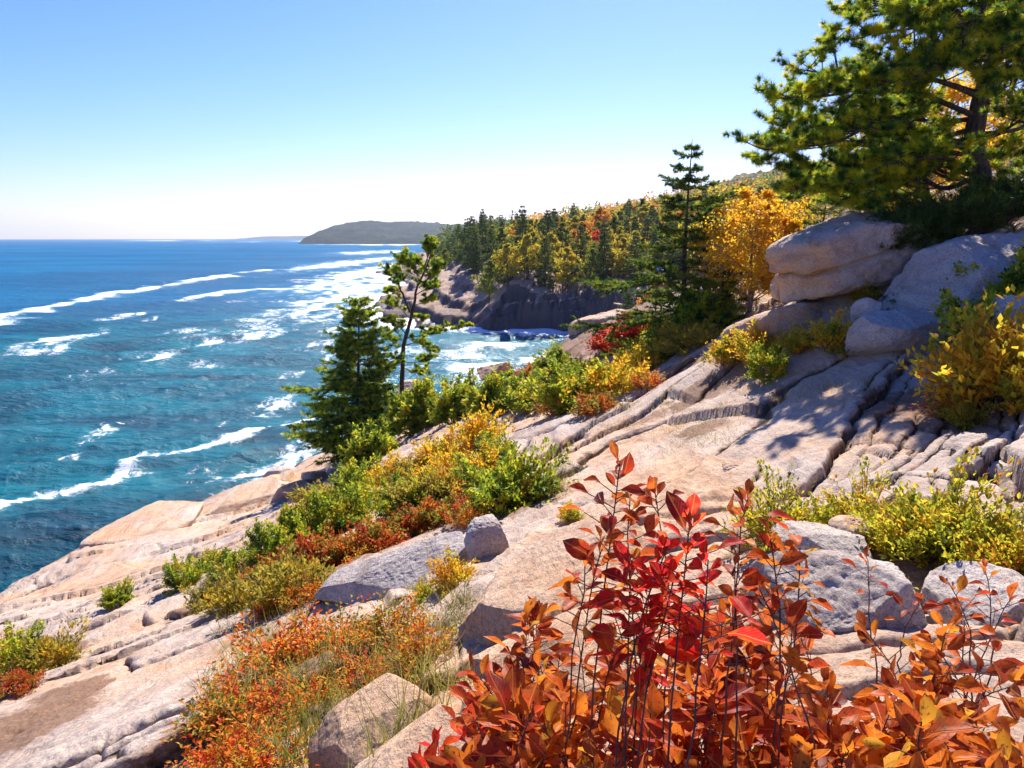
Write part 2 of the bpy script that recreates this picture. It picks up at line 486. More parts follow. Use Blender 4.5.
def mat_rock(name, pinkness=.5, wet=False, ground=False, joint=.45):
    k = NT(name)
    g = k.n("ShaderNodeNewGeometry"); pos = g.outputs['Position']
    wob = k.n("ShaderNodeTexNoise"); wob.inputs['Scale'].default_value = 1.1; wob.inputs['Detail'].default_value = 5; k.l(pos, wob.inputs['Vector'])
    wv = k.n("ShaderNodeVectorMath", operation='MULTIPLY_ADD'); k.l(wob.outputs['Color'], wv.inputs[0]); wv.inputs[1].default_value = (.55, .55, .55); k.l(pos, wv.inputs[2])
    mp = k.n("ShaderNodeMapping"); mp.inputs['Rotation'].default_value = (0, 0, math.radians(40)); mp.inputs['Scale'].default_value = (1, .16, 1.2)
    k.l(wv.outputs[0], mp.inputs[0]); sv = mp.outputs[0]
    vo = k.n("ShaderNodeTexVoronoi", feature='DISTANCE_TO_EDGE'); vo.inputs['Scale'].default_value = 1.7; k.l(sv, vo.inputs['Vector'])
    vo2 = k.n("ShaderNodeTexVoronoi", feature='DISTANCE_TO_EDGE'); vo2.inputs['Scale'].default_value = 4.6; k.l(sv, vo2.inputs['Vector'])
    gate = k.rampv(k.noise(pos, .9, 3), .52, .64)
    line = k.math('MULTIPLY', k.rampv(vo.outputs['Distance'], .0, .022, 1, 0), k.rampv(k.noise(pos, .6, 4), .44, .6))
    line2 = k.math('MULTIPLY', k.rampv(vo2.outputs['Distance'], .0, .045, 1, 0), gate)
    lines = k.math('MAXIMUM', line, k.math('MULTIPLY', line2, .8))
    big = k.noise(pos, .35, 5, .6); mid = k.noise(sv, 2.4, 8, .68, .5); fine = k.noise(pos, 30, 6, .74)
    lich = k.noise(pos, 3.6, 9, .72, .8); speck = k.noise(pos, 110, 2, .6)
    pk = [(.24, (.23,.115,.060)), (.36, (.49,.27,.145)), (.50, (.62,.385,.225)), (.70, (.72,.52,.345))]
    col = k.ramp(mid, pk)
    grey = k.ramp(mid, [(.24, (.25,.225,.205)), (.38, (.43,.395,.365)), (.52, (.54,.50,.465)), (.75, (.64,.59,.54))])
    gm = k.rampv(big, .5 - .3 * (1 - pinkness), .74 - .3 * (1 - pinkness))
    col = k.mix(k.math('MULTIPLY', gm, .85 - .45 * pinkness), col, grey)
    col = k.mix(k.rampv(fine, .34, .55, .55, 0), col, (.17,.12,.10))
    col = k.mix(k.rampv(lich, .58, .68, 0, .5), col, (.20,.19,.175))           # grey crust lichen
    och = k.noise(pos, 1.3, 8, .75, .4)
    col = k.mix(k.rampv(och, .56, .68, 0, .65), col, (.58,.27,.10))             # iron and ochre stain
    col = k.mix(k.rampv(fine, .56, .75, 0, .4), col, (.78,.63,.53))
    col = k.mix(k.rampv(speck, .56, .66, 0, .6), col, (.09,.07,.065))           # mica specks
    col = k.mix(k.math('MULTIPLY', lines, joint), col, (.12,.085,.065))           # dirt in the fine joints
    sep = k.n("ShaderNodeSeparateXYZ"); k.l(pos, sep.inputs[0])
    wz = k.math('ADD', sep.outputs[2], k.math('MULTIPLY', k.noise(pos, .8, 3), .9))
    wetm = k.rampv(wz, -11.55, -12.15)
    if not ground: col = k.mix(k.math('MULTIPLY', wetm, .78), col, (.075,.045,.03))
    if ground:
        ea = k.n("ShaderNodeAttribute", attribute_name="edge").outputs['Fac']; eb = k.n("ShaderNodeAttribute", attribute_name="edge_small").outputs['Fac']
        bk = k.n("ShaderNodeAttribute", attribute_name="block").outputs['Fac']
        col = k.mix(k.rampv(bk, .0, 1., .0, .38), col, k.mix(.5, col, (.30,.27,.26)))      # blocks differ a little in colour
        jit = k.math('MULTIPLY', k.math('SUBTRACT', k.noise(pos, 9, 5, .7), .5), .035)
        j1 = k.rampv(k.math('ADD', ea, jit), .014, .042, 1, 0); j2 = k.rampv(k.math('ADD', eb, jit), .008, .026, 1, 0)
        jj = k.math('MAXIMUM', k.math('MULTIPLY', j1, k.rampv(k.noise(pos, .5, 3), .36, .5, .35, 1.)), k.math('MULTIPLY', j2, .8))
        soil = k.ramp(fine, [(.3, (.045,.028,.016)), (.7, (.15,.088,.05))])
        col = k.mix(k.math('MULTIPLY', jj, .88), col, soil)
        so = k.n("ShaderNodeAttribute", attribute_name="soil")
        sm = k.math('ADD', so.outputs['Fac'], k.math('ADD', k.math('MULTIPLY', k.math('SUBTRACT', mid, .5), 1.1), k.math('MULTIPLY', k.math('SUBTRACT', lich, .5), .9)))
        sm = k.math('MULTIPLY', sm, k.rampv(so.outputs['Fac'], .02, .3))
        soilc = k.mix(k.rampv(sep.outputs[1], 60, 90), k.ramp(fine, [(.3, (.11,.055,.03)), (.7, (.32,.175,.10))]), k.ramp(lich, [(.3, (.03,.035,.012)), (.7, (.14,.11,.03))]))
        col = k.mix(k.rampv(sm, .35, .6, 0, .9), col, soilc)
        col = k.mix(k.math('MULTIPLY', wetm, .8), col, (.065,.04,.028))       # dark wet tide band
        # far rock darker and weathered; shade of the cove cliff painted onto steep faces
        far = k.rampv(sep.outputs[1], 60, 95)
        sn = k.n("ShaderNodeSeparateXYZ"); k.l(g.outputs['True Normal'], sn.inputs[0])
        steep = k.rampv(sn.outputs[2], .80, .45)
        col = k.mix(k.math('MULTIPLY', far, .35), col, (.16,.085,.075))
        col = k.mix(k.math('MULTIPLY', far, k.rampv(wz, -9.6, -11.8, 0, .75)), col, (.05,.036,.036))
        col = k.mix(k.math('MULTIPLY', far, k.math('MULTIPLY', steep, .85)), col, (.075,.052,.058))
    n1 = k.bump(mid, .75, .14)
    n2 = k.bump(fine, .75, .022, n1)
    n3 = k.bump(lich, .45, .035, n2)
    if ground: n3 = k.bump(k.math('MULTIPLY', jj, -1.), 1., .06, n3)
    n4 = k.bump(k.math('MULTIPLY', lines, -1.), .7 * min(1, joint * 2), .03, n3)
    return k.done(k.bsdf(col, k.mix(wetm, (.85,)*3, (.35,)*3), n4, .2))

def mat_leaf(name, stops, trans=.45, rough=.45, veins=False, patch=0.35, pscale=1.2, spec=.12):
    k = NT(name)
    g = k.n("ShaderNodeNewGeometry")
    oi = k.n("ShaderNodeObjectInfo")
    n = k.noise(g.outputs['Position'], pscale, 2)
    f = k.math('ADD', k.math('MULTIPLY', g.outputs['Random Per Island'], 1 - patch),
               k.math('MULTIPLY', k.rampv(n, .3, .7), patch))
    f = k.math('ADD', f, k.math('MULTIPLY', k.math('SUBTRACT', oi.outputs['Random'], .5), .16))
    col = k.ramp(f, stops)
    normal = None
    if veins:
        uv = k.n("ShaderNodeUVMap", uv_map="uv")
        sx = k.n("ShaderNodeSeparateXYZ"); k.l(uv.outputs[0], sx.inputs[0])
        off = k.math('ABSOLUTE', k.math('SUBTRACT', sx.outputs[1], .5))
        rib = k.rampv(off, .012, .05, 1, 0)
        side = k.math('SINE', k.math('MULTIPLY', k.math('SUBTRACT', sx.outputs[0], k.math('MULTIPLY', off, .8)), 58))
        sd = k.rampv(side, .8, 1.0, 0, .35)
        bl = k.noise(g.outputs['Position'], 85, 6, .75)
        col = k.mix(k.rampv(bl, .53, .62, 0, .88), col, (.06,.016,.010))
        tipd = k.math('ADD', sx.outputs[0], k.math('MULTIPLY', k.math('SUBTRACT', bl, .5), 1.2))
        col = k.mix(k.rampv(tipd, .82, 1.08, 0, .75), col, (.10,.03,.015))   # browned tips
        bl2 = k.noise(g.outputs['Position'], 30, 2, .6)
        col = k.mix(k.rampv(bl2, .52, .72, 0, .35), col, (.80,.26,.02))
        col = k.mix(k.math('MULTIPLY', k.math('MAXIMUM', rib, sd), .7), col, (.66,.22,.04))
        normal = k.bump(k.math('ADD', k.math('MULTIPLY', rib, -1.), k.math('MULTIPLY', bl, .6)), .5, .002)
    b = k.bsdf(col, rough, normal, spec)
    tr = k.n("ShaderNodeBsdfTranslucent"); k.l(col, tr.inputs[0])
    gm = k.n("ShaderNodeGamma"); gm.inputs[1].default_value = .82; k.l(col, gm.inputs[0]); k.l(gm.outputs[0], tr.inputs[0])
    mx = k.n("ShaderNodeMixShader"); mx.inputs[0].default_value = trans
    k.l(b, mx.inputs[1]); k.l(tr.outputs[0], mx.inputs[2])
    return k.done(mx.outputs[0])

def mat_bark(name, c1, c2, scale=14):
    k = NT(name); g = k.n("ShaderNodeNewGeometry")
    mp = k.n("ShaderNodeMapping"); mp.inputs['Scale'].default_value = (1, 1, .3); k.l(g.outputs['Position'], mp.inputs[0])
    n = k.noise(mp.outputs[0], scale, 6, .7)
    col = k.ramp(n, [(.35, c1), (.65, c2)])
    return k.done(k.bsdf(col, .9, k.bump(n, .8, .03), .15))

def mat_plain(name, c, rough=.7):
    k = NT(name); g = k.n("ShaderNodeNewGeometry")
    n = k.noise(g.outputs['Position'], 25, 4)
    col = k.mix(k.rampv(n, .3, .7, 0, .4), c, tuple(x * .6 for x in c))
    return k.done(k.bsdf(col, rough))

G1, G2, G3 = (.018,.045,.010), (.045,.095,.014), (.10,.16,.018)
YG, YL, OR, RO, RD, DR = (.24,.27,.02), (.52,.34,.02), (.62,.19,.015), (.55,.085,.012), (.50,.02,.014), (.16,.012,.014)
M = dict(
 ground=mat_rock("pink_granite_bedrock", .62, ground=True, joint=.16),
 rock=mat_rock("pink_granite", .65, joint=.22), rockgrey=mat_rock("grey_granite", .12, joint=.14),
 bay=mat_leaf("bayberry_leaf", [(.02,(.03,.065,.012)),(.24,(.10,.17,.014)),(.45,(.28,.35,.017)),(.72,(.50,.48,.02)),(.9,(.68,.46,.02)),(1.,(.66,.20,.02))], .55, patch=.62, pscale=3.2),
 bayred=mat_leaf("reddening_leaf", [(.05,DR),(.22,(.40,.04,.015)),(.42,(.60,.10,.012)),(.55,(.42,.17,.02)),(.7,(.16,.19,.018)),(.9,(.32,.30,.02))], .5, patch=.6, pscale=3.),
 olive=mat_leaf("olive_leaf", [(.05,(.12,.10,.02)),(.35,(.32,.24,.025)),(.6,(.42,.36,.025)),(.8,(.58,.30,.022)),(.95,RO)], .5, patch=.6, pscale=2.5),
 huck=mat_leaf("huckleberry_leaf", [(.03,(.10,.03,.02)),(.12,(.55,.02,.014)),(.26,(.74,.10,.012)),(.46,(.76,.24,.014)),(.6,(.66,.38,.03)),(.72,(.36,.34,.025)),(.86,(.15,.19,.02)),(.94,(.16,.10,.05)),(1.,(.75,.42,.38))], .5, patch=.5, pscale=4),
 upright=mat_leaf("yellow_green_leaf", [(.05,(.07,.10,.012)),(.22,(.24,.28,.016)),(.48,(.52,.48,.022)),(.70,(.68,.50,.025)),(.84,OR),(1.,RO)], .55, pscale=3),
 gold=mat_leaf("golden_leaf", [(.05,(.12,.16,.016)),(.25,(.38,.36,.02)),(.5,(.70,.48,.02)),(.78,(.75,.36,.015)),(1.,OR)], .55, patch=.6, pscale=3.),
 birch=mat_leaf("orange_birch_leaf", [(.05,(.42,.34,.02)),(.3,(.80,.50,.015)),(.6,(.86,.42,.012)),(.85,(.84,.30,.012)),(1.,OR)], .62),
 scarlet=mat_leaf("scarlet_leaf", [(.1,(.25,.02,.016)),(.45,(.60,.03,.016)),(.8,(.72,.08,.015)),(1.,OR)], .5),
 choke=mat_leaf("chokeberry_leaf", [(.04,(.07,.010,.012)),(.22,(.26,.014,.010)),(.38,(.50,.030,.008)),(.54,(.40,.055,.010)),(.70,(.70,.105,.008)),(.86,(.74,.20,.010)),(1.,(.55,.30,.03))], .46, .42, True, .40, 6, .14),
 chokeor=mat_leaf("orange_chokeberry_leaf", [(.04,(.07,.012,.010)),(.16,(.22,.022,.010)),(.30,(.44,.045,.008)),(.44,(.34,.075,.014)),(.58,(.70,.125,.008)),(.74,(.80,.21,.010)),(.90,(.78,.34,.016)),(1.,(.40,.24,.03))], .46, .42, True, .40, 6, .14),
 chokered=mat_leaf("crimson_chokeberry_leaf", [(.05,(.22,.006,.014)),(.35,(.66,.010,.016)),(.75,(.84,.018,.012)),(1.,(.84,.085,.010))], .58, .42, True, .35, 4.5, .14),
 spruce=mat_leaf("spruce_needle", [(.05,(.014,.045,.014)),(.4,(.05,.105,.014)),(.7,(.17,.23,.016)),(1.,(.38,.34,.02))], .42, .5, patch=.65, pscale=3.),
 pine=mat_leaf("pine_needle", [(.08,(.018,.055,.012)),(.35,(.06,.135,.012)),(.55,(.24,.36,.014)),(.75,(.56,.58,.016)),(1.,(.80,.62,.02))], .58, .45, patch=.72, pscale=3.6),
 juniper=mat_leaf("juniper_needle", [(.0,(.016,.042,.012)),(.6,(.05,.095,.014)),(1.,(.16,.19,.016))], .32, .5),
 fspruce=mat_leaf("far_spruce_needle", [(.0,(.025,.05,.016)),(.6,(.08,.12,.018)),(1.,(.20,.22,.02))], .42, .6, pscale=.2),
 fyellow=mat_leaf("far_yellow_leaf", [(.0,(.22,.22,.02)),(.5,(.48,.38,.02)),(1.,(.70,.44,.02))], .5, .6, pscale=.2),
 forange=mat_leaf("far_orange_leaf", [(.0,(.42,.18,.02)),(.5,(.68,.24,.02)),(1.,(.74,.38,.03))], .5, .6, pscale=.2),
 fgreen=mat_leaf("far_green_leaf", [(.0,(.08,.11,.014)),(.5,(.19,.22,.016)),(1.,(.36,.32,.02))], .45, .6, pscale=.2),
 fred=mat_leaf("far_red_leaf", [(.0,(.60,.05,.02)),(.6,(.80,.08,.02)),(1.,(.80,.18,.02))], .5, .6, pscale=.2),
 grass=mat_leaf("grass_blade", [(.0,(.06,.09,.012)),(.4,(.16,.17,.02)),(.7,(.36,.28,.05)),(1.,(.45,.33,.13))], .4, .6),
 bark=mat_bark("pine_bark", (.030,.022,.018), (.13,.095,.075)),
 twig=mat_bark("twig_bark", (.09,.045,.034), (.26,.155,.115), 40),
 birchbark=mat_bark("birch_bark", (.12,.09,.07), (.36,.30,.25)),
)

# ------------------------------------------------------------------ ground
def build_ground():
    naz, nr = 960, 1350
    az = np.radians(np.linspace(-62, 62, naz)); r = np.geomspace(0.9, 470, nr)
    A, R = np.meshgrid(az, r)
    X, Y = np.sin(A) * R, np.cos(A) * R
    Z, C, E1, E2, BK = height(X, Y, True)
    idx = np.arange(naz * nr).reshape(nr, naz)
    f = np.stack([idx[:-1, :-1], idx[:-1, 1:], idx[1:, 1:], idx[1:, :-1]], -1).reshape(-1, 4)
    zf = Z.ravel()[f]
    f = f[zf.max(1) > -14.6]
    used = np.unique(f); re = np.full(naz * nr, -1); re[used] = np.arange(len(used)); f = re[f]
    V = np.stack([X, Y, Z], -1).reshape(-1, 3)[used]
    x, y = V[:, 0], V[:, 1]
    soil = np.zeros(len(V))
    def blob(px, py, rad, amt=1.):
        nonlocal soil
        q = hit(px, py)
        if q is not None: soil = np.maximum(soil, amt * np.exp(-((x - q[0]) ** 2 + (y - q[1]) ** 2) / rad ** 2))
    for b in [(15,735,.9),(70,690,.5),(700,428,.7,.7),(650,418,.8,.6),(705,392,.9,.9),(745,372,.9),(680,368,1.1),(930,400,1.0),(975,415,.9),
              (300,690,1.1),(250,730,.9),(360,690,.6),(330,560,1.4),(420,525,1.6),(500,505,1.2),(230,600,1.1),(40,660,.9),(880,550,.5),(960,560,.5),(900,310,.6)]:
        blob(*b)
    soil = np.maximum(soil, sstep(20, 40, y) * sstep(-11, -8, V[:, 2]) * (y < 60) * .9)
    inland = sstep(3, 7, coast_sd(x, y)) * (y > 60)
    soil = np.maximum(soil, inland * sstep(-6, -4.2, V[:, 2]))
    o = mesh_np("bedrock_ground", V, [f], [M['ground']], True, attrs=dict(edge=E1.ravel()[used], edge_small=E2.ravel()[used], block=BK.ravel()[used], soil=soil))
    return kind(o, 'structure')
build_ground()

# ------------------------------------------------------------------ sea
def build_sea():
    naz = 760
    az = np.radians(np.linspace(-62, 34, naz))
    inv = np.linspace(1 / 13.0, 1 / 9500.0, 820) ** 1.0
    r = 1 / inv
    r = np.concatenate([r[:-1][r[:-1] < 4000], [4000, 5200, 7000, 9500]])
    A, R = np.meshgrid(az, r); X, Y = np.sin(A) * R, np.cos(A) * R
    Z = np.full(X.shape, SEA)
    wv = np.random.default_rng(3)
    fade = np.clip(140 / R, 0, 1) ** .5
    wxx = X + 3 * fbm2(X * .03, Y * .03, 2, 5); wyy = Y + 3 * fbm2(X * .03, Y * .03, 2, 6)
    for lam, amp, sp in [(.55,.011,1.2), (17, .22, .25), (11, .16, .4), (7.1, .11, .55), (4.3, .075, .7), (2.6, .05, .8), (1.5, .028, .9), (.9, .016, 1.0)]:
        for j in range(3):
            th = math.radians(-62) + wv.normal() * sp * .6
            k = 2 * math.pi / lam
            ph = (wxx * math.cos(th) + wyy * math.sin(th)) * k + wv.uniform(0, 6.28)
            res = np.clip(lam / (R * .004 + R * R * 1.2 / 13 / 740 * 1.0) - .6, 0, 1)
            Z = Z + amp * .78 * fade * res * (1 - 2 * np.abs(np.sin(ph / 2)) ** .9 + .25)
    foam = np.zeros(X.shape)  # white on the water: real foam, plus sun glitter painted in as foam
    def line(pts, w, amt=1., nz=.6):
        nonlocal foam, Z
        q = smoothline([onsea(*p) for p in pts], 60)[:, :2]
        d = np.full(X.shape, 1e9)
        lo, hi = q.min(0) - 30 * w, q.max(0) + 30 * w
        msk = (X > lo[0]) & (X < hi[0]) & (Y > lo[1]) & (Y < hi[1])
        x, y = X[msk], Y[msk]; dd = np.full(x.shape, 1e9)
        x2 = x + w * 1.1 * fbm2(x / w * .22, y / w * .22, 3, 41); y2 = y + w * 1.1 * fbm2(x / w * .22, y / w * .22, 3, 42)
        for a, b in zip(q[:-1], q[1:]):
            e = b - a; t = np.clip(((x2 - a[0]) * e[0] + (y2 - a[1]) * e[1]) / (e @ e + 1e-9), 0, 1)
            dd = np.minimum(dd, np.hypot(x2 - a[0] - t * e[0], y2 - a[1] - t * e[1]))
        br = np.clip(.9 + nz * fbm2(x / w * .16, y / w * .16, 3, 43), 0, 1.2)
        foam[msk] = np.maximum(foam[msk], amt * br * np.exp(-(dd / w) ** 2))
        Z[msk] += .35 * min(w / 2, 1.) * np.exp(-(dd / w / 1.5) ** 2)
    def patch(px, py, rx, ry, amt=.8):
        nonlocal foam
        c = onsea(px, py); a = abs(onsea(px + rx, py)[0] - c[0]); b = abs(onsea(px, py - ry)[1] - c[1])
        e = ((X - c[0] - .5 * (Y - c[1]) * a / b * 0) / a) ** 2 + ((Y - c[1]) / b) ** 2
        br = np.clip(.75 + .8 * fbm2(X / a * 1.6, Y / a * .9, 4, 47), 0, 1.2)
        foam = np.maximum(foam, min(1.1, amt * 1.12) * br * np.exp(-e))
    line([(-40,330),(0,319),(60,305),(110,295),(150,287)], 3.2, 1.05, .35)
    line([(168,286),(215,278),(260,271),(300,270),(345,264),(400,258)], 3.4, 1., .6)
    line([(165,304),(195,299),(240,291),(300,289),(340,284)], 2.4, .9, .9)
    line([(-10,512),(30,497),(75,487),(128,468),(138,455),(190,450),(235,440),(285,425),(330,412)], .62, 1.1, .5)
    for a in [(45,348,26,8,.85),(62,338,22,9,.95),(20,356,25,4,.5),(130,315,14,6,.9),(152,318,9,3,.6),(215,340,18,5,.75),(262,334,20,7,.9),(240,330,12,3,.6),(160,357,24,5,.75),
              (205,362,20,3,.6),(275,403,20,12,.75),(104,432,12,10,.7),(72,457,9,6,.6),(225,420,12,4,.45),(250,470,55,12,.72),(295,455,20,18,.85),
              (212,478,18,5,.6),(330,330,18,8,.6),(345,300,30,16,.72),(372,285,26,16,1.),(355,262,28,5,1.),(345,312,22,10,.8),(330,285,30,7,.8),(310,268,26,3,.7),(385,300,14,12,1.),(318,345,16,8,.7),(100,370,20,4,.5),(290,375,18,6,.6),(180,330,22,4,.5),(385,268,22,9,1.05),(350,274,30,6,.8),(300,300,30,4,.6),(310,320,24,5,.5),(340,350,16,12,.6),  # patches off the headland tip paint the sun's glitter as white
              (190,240.6,60,.5,.7),(290,241.3,50,.6,.9),(400,244.3,40,.9,1.1),(345,244,40,.7,1.1),(375,252,35,2.,.8),(410,256,20,2.2,.9)]:
        patch(*a)
    # surf along the coast and white water filling the cove
    sd = coast_sd(X, Y)
    foam = np.maximum(foam, np.where(Y > 60, 1.0 * np.exp(-((np.minimum(sd, 0)) / 5.5) ** 2), 0))
    cove = np.exp(-(((X + 1) / 15) ** 2 + ((Y - 78) / 24) ** 2))
    foam = np.maximum(foam, cove * np.clip(.50 + .9 * fbm2(X * .16, Y * .16, 4, 44), 0, 1.1))
    gl = height(X[R < 75], Y[R < 75]); sh = np.zeros(X.shape); sh[R < 75] = np.exp(-((np.minimum(gl, SEA + .1) - SEA) / 1.1) ** 2)
    foam = np.maximum(foam, .85 * sh * np.clip(.8 + 1.0 * fbm2(X * .5, Y * .5, 3, 49), 0, 1.1))
    idx = np.arange(X.size).reshape(X.shape)
    f = np.stack([idx[:-1, :-1], idx[:-1, 1:], idx[1:, 1:], idx[1:, :-1]], -1).reshape(-1, 4)
    k = NT("sea_water")
    g = k.n("ShaderNodeNewGeometry"); pos = g.outputs['Position']
    at = k.n("ShaderNodeAttribute", attribute_name="foam").outputs['Fac']
    cd = k.n("ShaderNodeAttribute", attribute_name="dist").outputs['Fac']
    mp = k.n("ShaderNodeMapping"); mp.inputs['Rotation'].default_value = (0, 0, math.radians(28)); mp.inputs['Scale'].default_value = (.45, 1, 1); k.l(pos, mp.inputs[0])
    rip = k.noise(mp.outputs[0], 1.9, 7, .68, .5); big = k.noise(mp.outputs[0], .16, 5, .6, .3); huge = k.noise(mp.outputs[0], .02, 4, .6)
    bub = k.noise(pos, 1.5, 9, .78, .9); bubf = k.noise(mp.outputs[0], .30, 9, .80, .8)
    bb = k.mix(cd, bub, bubf)
    fm = k.math('ADD', at, k.math('MULTIPLY', k.math('SUBTRACT', bb, .5), 2.9))
    chop = k.noise(mp.outputs[0], .9, 6, .7, .3)
    cap = k.math('MULTIPLY', k.rampv(chop, .67, .75, 0, .5), k.rampv(huge, .52, .66))
    fm = k.math('MAXIMUM', k.math('MULTIPLY', k.rampv(fm, .34, .85), k.rampv(at, .01, .14)), cap)
    col = k.mix(k.rampv(big, .35, .65), (.0, .052, .086), (.0, .145, .195))
    col = k.mix(k.rampv(cd, .15, .9), col, k.mix(k.rampv(huge, .35, .65), (.002,.080,.190), (.004,.135,.28)))
    col = k.mix(k.rampv(at, .1, .8, 0, .45), col, (.05,.30,.34))
    n1 = k.bump(big, .8, 1.8); n1 = k.bump(chop, .9, .5, n1); n2 = k.bump(rip, .9, .26, n1)
    dif = k.n("ShaderNodeBsdfDiffuse"); k.l(col, dif.inputs[0]); k.l(n2, dif.inputs['Normal'])
    gls = k.n("ShaderNodeBsdfGlossy"); gls.inputs['Roughness'].default_value = .17; k.l(n2, gls.inputs['Normal']); gls.inputs[0].default_value = (.8,.92,1,1)
    fr = k.n("ShaderNodeFresnel"); fr.inputs[0].default_value = 1.33; k.l(n2, fr.inputs[1])
    wat = k.n("ShaderNodeMixShader"); k.l(k.math('MINIMUM', fr.outputs[0], k.mix(cd, (.12,)*3, (.08,)*3)), wat.inputs[0]); k.l(dif.outputs[0], wat.inputs[1]); k.l(gls.outputs[0], wat.inputs[2])
    fo = k.bsdf((.86,.88,.90), .7, k.bump(bb, .6, .25))
    mx = k.n("ShaderNodeMixShader"); k.l(fm, mx.inputs[0]); k.l(wat.outputs[0], mx.inputs[1]); k.l(fo, mx.inputs[2])
    m = k.done(mx.outputs[0])
    dist = sstep(50, 220, R)
    o = mesh_np("sea", np.stack([X, Y, Z], -1).reshape(-1, 3), [f], [m], True, attrs=dict(foam=foam.ravel(), dist=dist.ravel()))
    kind(o, 'structure')
build_sea()

# ------------------------------------------------------------------ far hills
def canopy_mat(name, cols, scale):
    k = NT(name); g = k.n("ShaderNodeNewGeometry")
    n = k.noise(g.outputs['Position'], scale, 5, .7); n2 = k.noise(g.outputs['Position'], scale * 6, 3, .6)
    col = k.ramp(n, cols)
    col = k.mix(k.rampv(n2, .4, .65, 0, .5), col, cols[0][1])
    return k.done(k.bsdf(col, .9, k.bump(n2, 1., 3.), .05))

def build_hill(name, prof, Y, depth, mat, bump, res, shore=None):
    px = np.array([p[0] for p in prof], float)
    tops = np.array([P(p[0], p[1], Y)[2] for p in prof]); xs = np.array([P(p[0], p[1], Y)[0] for p in prof])
    x = np.arange(xs[0], xs[-1], res); y = np.arange(-depth, depth * 1.0, res)
    X, YY = np.meshgrid(x, y)
    t = np.clip(1 - np.abs(YY) / (depth * sstep(-.02, .12, (X - xs[0]) / (xs[-1] - xs[0])) + 1), 0, 1) ** .62
    top = np.interp(X, xs, tops) - SEA
    Z = SEA - 2 + (top + 2) * t + bump * (np.abs(noise2(X / (res * 2.2), YY / (res * 2.2), 4)) * 1.5 + .6 * noise2(X / (res * 1.3), YY / (res * 1.3), 14) + noise2(X / (res * 9), YY / (res * 9), 5)) * sstep(0, .25, t) * sstep(0, 8, top)
    idx = np.arange(X.size).reshape(X.shape)
    f = np.stack([idx[:-1, :-1], idx[:-1, 1:], idx[1:, 1:], idx[1:, :-1]], -1).reshape(-1, 4)
    kind(mesh_np(name, np.stack([X, YY + Y, Z], -1).reshape(-1, 3), [f], [mat], True), 'structure')

dk = canopy_mat("distant_forest", [(.35, (.010,.018,.012)), (.5, (.020,.030,.018)), (.62, (.045,.048,.02)), (.75, (.09,.06,.02))], .012)
au = canopy_mat("autumn_hillside", [(.32, (.03,.045,.018)), (.46, (.10,.10,.025)), (.56, (.28,.16,.03)), (.68, (.36,.10,.03)), (.8, (.12,.11,.02))], .035)
build_hill("far_headland_hill", [(302,244),(312,239),(322,233),(336,228),(352,223.5),(372,222),(392,222.5),(420,223),(450,225),(500,227),(560,226),(640,222),(760,215)], 2100, 480, dk, 4.5, 9)
build_hill("low_shore_hill", [(215,240),(252,238.2),(262,236.6),(300,236),(330,236.4),(420,237)], 6500, 500, dk, 3, 30)
build_hill("autumn_hill", [(505,238),(520,231),(560,219),(600,211),(640,204),(680,195),(720,184),(748,176),(775,170),(830,160),(900,150),(1100,140)], 820, 330, au, 3.2, 3.2)

# ------------------------------------------------------------------ sea haze
def build_haze():
    lo, hi = np.array([-9200., -60., -19.]), np.array([6200., 9700., 150.])
    v = np.array([[(lo, hi)[i][0], (lo, hi)[j][1], (lo, hi)[k_][2]] for i in (0, 1) for j in (0, 1) for k_ in (0, 1)])
    f = np.array([(0,1,3,2),(4,6,7,5),(0,4,5,1),(2,3,7,6),(0,2,6,4),(1,5,7,3)])
    m = bpy.data.materials.new("sea_haze"); m.use_nodes = True; t = m.node_tree; t.nodes.clear()
    o = t.nodes.new("ShaderNodeOutputMaterial"); p = t.nodes.new("ShaderNodeVolumePrincipled")
    p.inputs['Color'].default_value = (.66, .80, 1., 1); p.inputs['Density'].default_value = HAZE; p.inputs['Anisotropy'].default_value = .45
    t.links.new(p.outputs[0], o.inputs['Volume'])
    kind(mesh_np("haze", v, [f], [m], False), 'stuff')
HAZE = .00009
build_haze()

